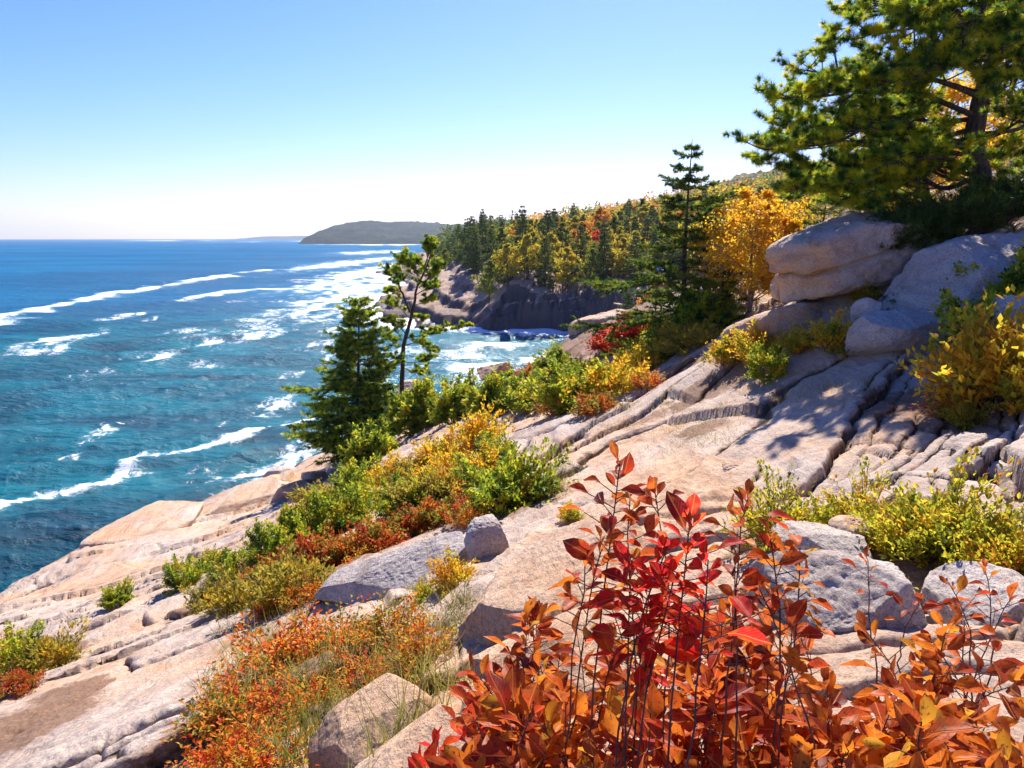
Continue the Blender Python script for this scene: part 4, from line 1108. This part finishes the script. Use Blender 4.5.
for a in [('bayfar',385,436,56,"dense green bush between the dark spruce and bent pine"),
 ('bayfar',420,428,56,"dense green bush straight below the bent pine"),
 ('bayfar',458,420,50,"dense green bush right of the bent pine's trunk"),
 ('bayfar',490,414,44,"lower green bush near the pink cove boulder"),
 ('bayfar',370,462,50,"darker green bush at the right foot of the dark spruce"),
 ('bayfar',510,400,34,"small green bush touching the pink cove boulder")]:
    put(*a, wide=1.1, group=GT)
put('dwarf', 703, 338, 66, "small rounded green pine bush beside the tall spruce")
GY = 'yellow shrubs among the upper slabs'
for a in [('gold',728,362,38,"yellow shrub under the small rounded pine bush"),
 ('gold',760,362,46,"golden shrub left of the sloping slab"),
 ('gold',800,352,34,"thin golden shrub at the lower edge of the sloping slab"),
 ('gold',832,348,44,"yellow shrub with a red leaf before the narrow shaded stone"),
 ('bay',768,378,36,"low green shrub hanging over the big pale slab"),
 ('olive',866,300,24,"small green tuft shrub between the layered boulder and grey boulder"),
 ('juniper',895,306,20,"dark low juniper wedged under the grey boulder's left side"),
 ('olive',852,352,24,"small olive shrub under the narrow shaded stone")]:
    put(*a, group=GY)
GR = 'bushes at the right edge'
for a in [('gold',985,402,112,"big golden yellow bush at the right edge"),
 ('gold',1018,398,118,"golden bush cut by the right edge, with a red leaf cluster"),
 ('huck',955,412,44,"rusty orange shrub left of the big golden bush"),
 ('bay',1000,352,92,"green bush above the golden bushes at the right edge"),
 ('bay',1022,310,84,"leafy green bush at the right edge beside the grey boulder"),
 ('olive',965,425,34,"brown twiggy shrub under the big golden bush")]:
    put(*a, group=GR)
GJ = 'junipers over the grey boulder'
def putw(kind_, px, py, Y, hpx, label, wide, group):
    pr = PROTO[kind_][used.get(kind_, 0) % len(PROTO[kind_])]; used[kind_] = used.get(kind_, 0) + 1
    c = P(px, py, Y); s = hpx * Y / F / pr['h']
    return dup(pr, tuple(c), rs.uniform(0, 6), label, group, (s * wide, s * wide, s))
for a in [('juniper',888,250,14.8,34,"dark juniper spilling over the grey boulder's left end"),
 ('juniper',920,240,15,44,"dark green juniper on top of the grey boulder"),
 ('juniper',955,230,15.2,46,"dense juniper in front of the big pine's trunk"),
 ('juniper',995,218,15.4,44,"juniper right of the big pine's trunk"),
 ('juniper',1025,205,15.5,44,"juniper at the right edge under the pine")]:
    putw(*a, 1.0, GJ)

def make_broad(name, label, base, h, R, seed, mat, L, Wd, n_limb=9, tips=42, lpt=11, bark='birchbark', first=.25, group=None, tmpl='diamond', cat='tree'):
    r = np.random.default_rng(seed)
    t = thing(name, label, cat, base, 0, group)
    tb = Tubes(6); lv = Leaves(tmpl)
    for st in range(2 if h < 6 else 1):
        ang = r.uniform(0, 6.28); ln = np.array([math.cos(ang), math.sin(ang), 0]) * .12 * h * (st + .3)
        ks = np.linspace(0, 1, 9)[:, None]
        tr = ln * ks ** 1.3 + np.array([0, 0, h * .92]) * ks + r.normal(size=(9, 3)) * .012 * h * ks
        tb.add(tr, np.linspace(h * .016, .008, 9))
        for q in range(n_limb):
            k = first + (1 - first) * (q + r.uniform(0, .8)) / n_limb
            i = min(int(k * 8), 7); c = tr[i] + (tr[i + 1] - tr[i]) * (k * 8 - i)
            az = q * 2.4 + r.normal() * .3
            ll = R * (math.sin(min(1, (k - first) / (1 - first) * .75 + .32) * math.pi) * .9 + .12) * r.uniform(.7, 1.2)
            d = np.array([math.cos(az), math.sin(az), r.uniform(.35, .9)])
            tip = c + d / np.linalg.norm(d[:2]) * ll * np.array([1, 1, .8])
            br = bez(c, c + d * ll * .45 - [0, 0, .05 * ll], tip, 8); tb.add(br, np.linspace(h * .006, .004, 8))
            for s in range(tips // n_limb * 2):
                u = r.uniform(.25, 1.); j = min(int(u * 7), 6); p0 = br[j] + (br[j + 1] - br[j]) * (u * 7 - j)
                e = rvec(r, 1)[0]; e[2] = e[2] * .7 + .15
                l2 = ll * r.uniform(.25, .55)
                p1 = p0 + e * l2
                if s % 2 == 0: tb.add(np.array([p0, (p0 + p1) / 2, p1]), [.008, .006, .003])
                n = lpt; uu = r.uniform(.3, 1.1, n)[:, None]
                p = p0 + (p1 - p0) * uu + rvec(r, n) * r.uniform(0, .14, (n, 1)) * R * .7
                sz = r.uniform(.7, 1.25, n)
                lv.add(p, rvec(r, n) + e * .5 - np.array([0, 0, .3]), rvec(r, n) + [0, 0, .5], L * sz, Wd * sz)
    tb.build('trunk', M[bark], t); lv.build('crown', M[mat], t)
    return t
def gpos(px, py, Y):
    c = P(px, py, Y); c[2] = float(height(c[0], c[1])[0]) - .1; return c
make_broad('birch_tree', "bright orange birch beside the tall slender spruce", gpos(750, 300, 23.5), 4.1, 1.85, 301, 'birch', .085, .055, 18, 270, 18, first=.08)
make_broad('birch_tree', "orange birch leaning over the layered boulder, right of the brightest birch", gpos(788, 285, 22), 2.9, 1.15, 302, 'birch', .085, .055, 13, 170, 16, first=.1)
make_broad('birch_tree', "smaller yellow birch at the left of the orange birches", gpos(722, 300, 26), 3.8, 1.35, 303, 'gold', .10, .06, 12, 150, 15)
make_broad('birch_tree', "golden birch glowing behind the big pine's trunk", gpos(918, 190, 20.5), 4.6, 2.3, 304, 'birch', .10, .06, 13, 140, 14)
make_broad('birch_tree', "golden birch low behind the crooked leaning pine", gpos(868, 200, 21.5), 3.0, 1.7, 306, 'gold', .10, .06, 12, 130, 14)
make_broad('birch_tree', "yellow birch behind the big pine at the right edge", gpos(1000, 180, 23), 5.6, 1.9, 305, 'gold', .11, .065, 13, 150, 14)
make_spruce('spruce_tree', "dark young spruce behind the orange birches below the big pine", 3.0, 1.0, 311, whorls=14, per=6, needle=(.10, .03), per_m=75, loc=gpos(822, 232, 22))
make_spruce('spruce_tree', "dark spruce under the crooked leaning pine, behind the layered boulder", 2.6, 1.2, 312, whorls=14, per=6, needle=(.10, .03), per_m=75, loc=gpos(862, 225, 20))

# ------------------------------------------------------------------ forest on the far side of the cove
def far_spruce(seed, mat='fspruce'):
    t = make_spruce('spruce_tree', "", 7.5, 1.55, seed, whorls=20, per=7, mat=mat, needle=(.32, .11), per_m=26, shape=.8, ragged=.4, twigs=6, droop=.15, bare=.10)
    return t
def far_broad(seed, mat, name):
    return make_broad(name, "", (0, 0, 0), 6.2, 2.1, seed, mat, .30, .21, 11, 120, 12, bark='bark', first=.2)
FP = {'dark': [far_spruce(401), far_spruce(402), far_spruce(403)],
      'green': [far_broad(411, 'fgreen', 'birch_tree'), far_broad(412, 'fgreen', 'birch_tree')],
      'yellow': [far_broad(421, 'fyellow', 'birch_tree'), far_broad(422, 'fyellow', 'birch_tree')],
      'orange': [far_broad(431, 'forange', 'maple_tree')], 'red': [far_broad(441, 'fred', 'maple_tree')]}
for l in FP.values():
    for p in l: p['used'] = 0
KD = {'dark': 'dark green spruce', 'green': 'olive green leafy tree', 'yellow': 'bright yellow leafy tree', 'orange': 'orange leafy tree', 'red': 'red leafy tree'}
def put_tree(kd, x, y, s, label, group):
    lst = FP[kd]; i = used.get(kd, 0); used[kd] = i + 1; pr = lst[i % len(lst)]
    loc = (x, y, float(height(x, y)[0]) - .2); rz = rs.uniform(0, 6.28)
    sc3 = (s * rs.uniform(.85, 1.15), s * rs.uniform(.85, 1.15), s)
    if not pr['used']:
        pr['used'] = 1; pr.location = loc; pr.rotation_euler = (0, 0, rz); pr.scale = sc3; pr['label'] = label; pr['group'] = group; return pr
    return dup(pr, loc, rz, label, group, sc3)
spots = []
def try_spot(x, y, md):
    for a, b in spots:
        if (a - x) ** 2 + (b - y) ** 2 < md * md: return False
    spots.append((x, y)); return True
rf = np.random.default_rng(12)
# the ones that stand out
def mark(kd, px, Y, s, label):
    x = (px - 512) / F * Y * math.cos(PITCH) ** -1 * .985
    spots.append((x, Y)); put_tree(kd, x, Y, s, label, 'forest trees across the cove')
mark('red', 596, 128, 1.0, "single vivid red tree in the forest across the cove")
mark('yellow', 571, 122, .95, "bright yellow tree left of the vivid red one across the cove")
mark('yellow', 618, 130, .95, "yellow tree just right of the vivid red one across the cove")
mark('yellow', 506, 122, .95, "bright yellow tree at the forest's front edge above the pink ledges")
mark('green', 528, 116, 1.05, "yellow green tree overhanging the dark cove cliff")
mark('orange', 520, 140, 1.05, "orange tree behind the bright yellow tree above the pink ledges")
mark('orange', 556, 150, 1.05, "large orange tree in the middle of the forest across the cove")
mark('dark', 443, 205, 1.1, "dark spruce at the far left tip of the forest")
mark('dark', 454, 200, 1.25, "taller spruce second from the forest's left tip")
mark('dark', 470, 190, 1.2, "third spire-topped spruce from the forest's left tip")
N = 0
for tr in range(9000):
    if N > 285: break
    y = rf.uniform(108, 205); pxx = rf.uniform(436, 800)
    x = (pxx - 512) / F * y * 1.0
    sd = float(coast_sd(np.array([x]), np.array([y]))[0])
    need = 3.2 if x > -4 else 17 + (y > 165) * -6
    if sd < need: continue
    if not try_spot(x, y, 2.6 + (y - 109) * .012): continue
    N += 1
    zone = ("topping the shaded cove cliff" if y < 128 and x > -4 else "above the pink headland ledges" if pxx < 512
            else "on the far cove slope" if y < 175 else "near the far slope's skyline")
    zone += ", left of the red tree" if 512 <= pxx < 590 else ", right of the red tree" if 602 < pxx < 660 else ", towards the tall spruce" if pxx >= 660 else ""
    sz = rf.uniform(.95, 1.32); szw = "small " if sz < .96 else "tall " if sz > 1.14 else ""
    u = rf.uniform(); hi = min(1, max(0, (pxx - 480) / 180) + (y > 170) * .15)
    if pxx < 505: kd = 'dark' if u < .62 else 'green'
    elif y < 122: kd = 'dark' if u < .45 else 'green' if u < .8 else 'yellow'
    else: kd = 'dark' if u < .42 - .26 * hi else 'green' if u < .66 - .2 * hi else 'yellow' if u < .93 - .08 * hi else 'orange'
    put_tree(kd, x, y, sz, f"{szw}{KD[kd]} {zone}", 'forest trees across the cove')
# the wood that rises behind, too far to tell trunk from trunk
def build_wood():
    r = np.random.default_rng(31)
    obs = {}
    for kd, mat in (('dark', 'fspruce'), ('green', 'fgreen'), ('yellow', 'fyellow'), ('orange', 'forange')):
        obs[kd] = Leaves('diamond')
    n = 2800
    y = r.uniform(185, 455, n); px = r.uniform(440, 1010, n); x = (px - 512) / F * y
    sd = coast_sd(x, y); z = height(x, y)
    for i in range(n):
        if sd[i] < 12: continue
        kd = r.choice(['dark', 'green', 'yellow', 'orange'], p=[.24, .22, .32, .22]) if px[i] > 520 else 'dark'
        h = r.uniform(5.5, 9.5); m = 90
        u = r.uniform(0, 1, m)
        rad = (1.7 * (1 - u) ** .8 if kd == 'dark' else 2.2 * np.sin(np.pi * np.clip(u * .85 + .15, 0, 1)) ** .6) * r.uniform(.5, 1.05, m)
        th = r.uniform(0, 6.28, m)
        p = np.stack([x[i] + rad * np.cos(th), y[i] + rad * np.sin(th), z[i] + h * (.12 + .88 * u)], -1)
        obs[kd].add(p, np.stack([np.cos(th), np.sin(th), np.full(m, -.1)], -1) + rvec(r, m) * .5, rvec(r, m) + [0, 0, .6], r.uniform(.5, 1.0, m), r.uniform(.35, .7, m))
    names = {'dark': 'distant_evergreen_wood', 'green': 'distant_olive_wood', 'yellow': 'distant_yellow_wood', 'orange': 'distant_orange_wood'}
    for kd, mat in (('dark', 'fspruce'), ('green', 'fgreen'), ('yellow', 'fyellow'), ('orange', 'forange')):
        if obs[kd].n: kind(obs[kd].build(names[kd], M[mat]), 'stuff')
build_wood()
# nearer trees that fill the rising ground behind the spruce and birches
GN = 'trees on the rise behind the tall spruce'
for kd, px, Y, s, lb in [('yellow',640,60,.62,"yellow tree left of the tall spruce's middle"),('green',668,64,.7,"olive tree right behind the tall spruce"),('dark',735,52,.62,"dark spruce rising behind the orange birch"),
        ('yellow',700,58,.72,"yellow tree between the tall spruce and the orange birch"),('green',770,50,.66,"olive tree behind the orange birches near the big pine"),('orange',655,75,.8,"orange tree behind the tall spruce's left side"),
        ('dark',628,72,.75,"dark spruce at the cove's head left of the tall spruce"),('dark',690,80,.95,"dark spruce far behind the tall spruce"),('yellow',725,75,.9,"yellow tree rising behind the birches' left"),('orange',760,80,.9,"orange tree on the rise between birch and big pine"),
        ('dark',800,60,.8,"dark spruce behind the big pine's lowest limbs"),('green',840,55,.8,"olive tree behind the crooked leaning pine"),('yellow',880,50,.8,"yellow tree far behind the big pine's trunk")]:
    x = (px - 512) / F * Y
    put_tree(kd, x, Y, s, lb, GN)

# ------------------------------------------------------------------ grass
def build_grass():
    r = np.random.default_rng(55); lv = Leaves('tri')
    def clump(x, y, n, L, rad, lean=.5):
        px = x + r.normal(size=n) * rad; py = y + r.normal(size=n) * rad
        z = height(px, py) - .01
        d = np.stack([r.normal(size=n) * lean, r.normal(size=n) * lean, np.ones(n)], -1)
        lv.add(np.stack([px, py, z], -1), d, rvec(r, n), L * r.uniform(.5, 1.3, n), .004 + .012 * L)
    for _ in range(46):
        q = hit(r.uniform(590, 745), r.uniform(398, 450))
        c = q + r.normal(size=3) * .1
        clump(c[0], c[1], 70, .10, .12, .9)
    for _ in range(110):
        q = hit(r.uniform(200, 440), r.uniform(620, 768)); clump(q[0], q[1], 18, .26, .08, .6)
    for _ in range(90):
        q = hit(r.uniform(210, 430), r.uniform(630, 768)); clump(q[0], q[1], 9, .42, .10, .35)
    for _ in range(40):
        q = hit(r.uniform(380, 470), r.uniform(590, 700)); clump(q[0], q[1], 20, .28, .07, .7)
    for _ in range(60):
        q = hit(r.uniform(200, 320), r.uniform(560, 612)); clump(q[0], q[1], 30, .25, .15, .6)
    for _ in range(40):
        q = hit(r.uniform(530, 570), r.uniform(460, 500)); clump(q[0], q[1], 30, .16, .12, .6)
    for _ in range(70):
        q = hit(r.uniform(700, 960), r.uniform(335, 400)); clump(q[0], q[1], 22, .13, .07, .6)
    # wisps in the joints of the rock
    n = 26000
    px = r.uniform(-9, 9, n); py = r.uniform(4, 24, n)
    _, c = detail(px, py)
    ok = (c > .8) & (fbm2(px * .5, py * .5, 2, 90) > .18)
    for x, y in zip(px[ok], py[ok]): clump(x, y, 7, .09, .03, .5)
    kind(lv.build('grass', M['grass']), 'stuff')
build_grass()

# ------------------------------------------------------------------ foreground chokeberry
def make_choke(label, stems, seed, leafmat, group, size=1.):
    """stems: list of (tip px, tip py, tip Y, leaves, leafy length); each stem is a part, its leaves a sub-part"""
    r = np.random.default_rng(seed)
    tips = [P(*s[:3]) for s in stems]
    bx, by = np.mean([t[0] for t in tips]), np.mean([t[1] for t in tips])
    base = np.array([bx, by, float(height(bx, by)[0])])
    t = thing('chokeberry_shrub', label, 'shrub', base, 0, group)
    for s, tip in zip(stems, tips):
        tb = Tubes(6); lv = Leaves('leaf')
        n_l, ln = int(s[3] * 2.0), s[4] * 2.0
        b = np.array([bx + (tip[0] - bx) * .45 + r.normal() * .04, by + (tip[1] - by) * .45 + r.normal() * .06, 0])
        b[2] = float(height(b[0], b[1])[0]) - .03
        m = b * .45 + tip * .55 + np.array([r.normal() * .11, r.normal() * .10, .05])
        c = bez(b, m, tip, 18) - base
        c[1:-1] += np.cumsum(r.normal(size=(16, 3)), 0) * .0050 * np.sin(np.linspace(0, 3.14, 16))[:, None]
        tb.add(c, np.linspace(.0031, .0010, 18))
        tot = np.linalg.norm(np.diff(c, axis=0), axis=1).sum()
        tg = nrm(np.gradient(c, axis=0))
        big = np.interp(s[1], [450, 560, 700], [.82, 1.02, 1.45])
        for q in range(n_l):
            u = 1 - (q / max(n_l, 1)) * min(.9, ln / tot)
            i = min(int(u * 17), 16); p = c[i] + (c[i + 1] - c[i]) * (u * 17 - i)
            az = q * 2.4 + r.normal() * .35
            a = nrm(np.cross(tg[i], [.3, .2, .9])); bb = np.cross(tg[i], a)
            o = a * math.cos(az) + bb * math.sin(az)
            open_ = .40 + .95 * min(1, q / max(n_l * .6, 1)) + r.normal() * .22
            d = o * open_ + tg[i] * (1.05 - .62 * open_) + np.array([0, 0, .05 - .40 * max(0, open_ - .7)])
            d = d + rvec(r, 1)[0] * .28; nn = tg[i] * 1.1 - o * .1 + rvec(r, 1)[0] * .95
            L = (.024 + .046 * r.beta(1.5, 2.2)) * size * (1. if q > 2 else .75) * big
            out = .006 + (r.uniform(.0, .05) if q > n_l * .35 else 0)      # short side shoots lower down
            pe = p + nrm(o) * out + np.array([0, 0, out * .5])
            tb.add(np.array([p, (p + pe) / 2, pe + nrm(d) * .002]), [.0011, .0010, .0008])
            lv.add(pe, d, nn, L, L * r.uniform(.42, .58))
        st = tb.build('stem', M['twig'], t); lv.build('leaves', M[leafmat], st)
    return t
GC = 'red and orange leaved shrubs in the foreground'
make_choke("tallest slim red stem rising against the pale whaleback slab", [(620,462,1.25,11,.10),(630,500,1.28,8,.10),(603,545,1.2,9,.12),(655,492,1.26,5,.03),(585,560,1.22,5,.08)], 501, 'choke', GC, 1.1)
make_choke("crimson shrub with broad upright leaves in front of the pale slab", [(690,520,1.12,14,.11),(668,545,1.1,12,.12),(650,590,1.12,9,.11),(708,560,1.08,9,.10),(630,570,1.15,9,.10),(675,575,1.08,8,.10)], 502, 'chokered', GC, 1.05)
make_choke("slim shrub with a red tip leaning by the yellow green bushes", [(748,498,1.3,9,.07),(770,535,1.22,10,.10),(800,548,1.25,8,.09),(735,560,1.2,9,.12),(760,590,1.15,9,.12)], 503, 'choke', GC)
rc = np.random.default_rng(505)
topl = np.array([(415,745),(450,690),(490,640),(520,605),(560,585),(600,575),(650,585),(700,600),(740,580),(790,600),(850,610),(900,640),(950,615),(1040,625)], float)
def region(x0, x1, n, Y0=1.0, Y1=1.7):
    out = []
    for _ in range(n):
        px = rc.uniform(x0, x1); top = np.interp(px, topl[:, 0], topl[:, 1])
        v = rc.uniform(0, 1) ** 1.15
        py = top + 8 + v * (795 - top)
        Y = Y1 - (Y1 - Y0) * v + rc.normal() * .08
        out.append((px, py, max(Y, .85), int(rc.integers(8, 13)), .13))
    return out
make_choke("orange red shrub at the left end of the foreground thicket", region(430, 535, 20, 1.15, 1.6), 511, 'choke', GC)
make_choke("dense orange shrub low in the foreground below the tallest red stem", region(520, 630, 20, 1.05, 1.6), 512, 'chokeor', GC)
make_choke("deep orange shrub in the middle of the foreground beneath the crimson leaves", region(620, 730, 20), 513, 'choke', GC)
make_choke("orange shrub in front of the large rounded grey boulder", region(720, 830, 20), 514, 'chokeor', GC)
make_choke("mottled orange shrub right of the rounded boulder in the foreground", region(820, 925, 18), 515, 'chokeor', GC)
make_choke("big-leaved orange shrub in the bottom right corner", region(920, 1040, 18, .9, 1.4), 516, 'chokeor', GC)
make_choke("sparse red sprigs before the boulder at the right edge", [(950,585,1.6,6,.10),(985,570,1.7,6,.10),(1010,600,1.6,7,.12),(925,600,1.7,5,.08),(868,560,1.8,4,.08),(965,620,1.5,7,.1)], 517, 'choke', GC)
make_choke("low scarlet sprigs at the bottom left of the foreground thicket", [(438,742,1.7,8,.1),(470,735,1.6,8,.1),(425,765,1.6,7,.1),(495,700,1.6,7,.1)], 518, 'chokered', GC)

# ------------------------------------------------------------------ the two walkers behind the tall spruce
def make_person(label, px, py, Y, rz, shirt, legs, hatc):
    base = gpos(px, py, Y); base[2] += .1
    me = bpy.data.meshes.new('person')
    vs = [(0,0,.95),(0,0,1.15),(0,.01,1.40),(0,0,1.52),(0,-.01,1.60),(0,-.01,1.70),
          (.10,0,.90),(.11,.02,.48),(.11,0,.07),(.11,-.13,.03),(-.10,0,.90),(-.11,-.06,.48),(-.11,.03,.07),(-.11,-.10,.03),
          (.19,0,1.41),(.25,.02,1.14),(.20,-.16,.98),(.19,-.24,.97),(-.19,0,1.41),(-.25,.02,1.14),(-.22,-.06,.90),(-.22,-.09,.82)]
    es = [(0,1),(1,2),(2,3),(3,4),(4,5),(0,6),(6,7),(7,8),(8,9),(0,10),(10,11),(11,12),(12,13),(2,14),(14,15),(15,16),(16,17),(2,18),(18,19),(19,20),(20,21)]
    rd = [.14,.13,.15,.055,.085,.075,.095,.065,.045,.035,.095,.065,.045,.035,.06,.045,.032,.03,.06,.045,.032,.03]
    me.from_pydata(vs, es, [])
    o = link(bpy.data.objects.new('person', me)); o.location = base; o.rotation_euler = (0, 0, rz)
    sk = o.modifiers.new('skin', 'SKIN'); sb_ = o.modifiers.new('sub', 'SUBSURF'); sb_.levels = sb_.render_levels = 2
    for i, r_ in enumerate(rd):
        me.skin_vertices[0].data[i].radius = (r_, r_ * .85)
    me.skin_vertices[0].data[0].use_root = True
    k = NT('clothed_skin')      # skin above the collar and below the cuffs, shirt and trousers between
    tc = k.n("ShaderNodeTexCoord"); sp = k.n("ShaderNodeSeparateXYZ"); k.l(tc.outputs['Object'], sp.inputs[0]); z = sp.outputs[2]
    c = k.mix(k.rampv(z, .955, .965), legs, shirt); c = k.mix(k.rampv(z, 1.52, 1.53), c, (.50,.30,.22)); c = k.mix(k.rampv(z, .08, .085, 1, 0), c, (.05,.04,.035))
    me.materials.append(k.done(k.bsdf(c, .8)))
    tag(o, label, 'person')
    bm = bmesh.new(); bmesh.ops.create_uvsphere(bm, u_segments=16, v_segments=10, radius=.125)
    for v in bm.verts:
        if v.co.z < -.01: v.co.x *= 1.75; v.co.y *= 1.75; v.co.z = -.012
    h = bpy.data.meshes.new('hat'); bm.to_mesh(h); bm.free(); h.materials.append(mat_plain('hat_cloth', hatc))
    ho = link(bpy.data.objects.new('hat', h)); ho.parent = o; ho.location = (0, -.01, 1.72)
make_person("walker in a tan hat and blue trousers behind the tall spruce's right side", 702, 284, 28.0, .6, (.10,.09,.12), (.02,.07,.25), (.62,.36,.26))
make_person("walker in a blue cap half hidden by the tall spruce's left branches", 659, 290, 29.0, -.4, (.30,.10,.08), (.02,.10,.30), (.10,.33,.65))

# prototypes that were never placed must not linger at the origin
for lst in list(PROTO.values()) + list(FP.values()):
    for p in lst:
        if not p['used']:
            for c in list(p.children): bpy.data.objects.remove(c)
            bpy.data.objects.remove(p)
        else:
            for kx in ('used', 'h'):
                if kx in p: del p[kx]
for o in sc.objects:
    for kx in ('used', 'h'):
        if kx in o: del o[kx]
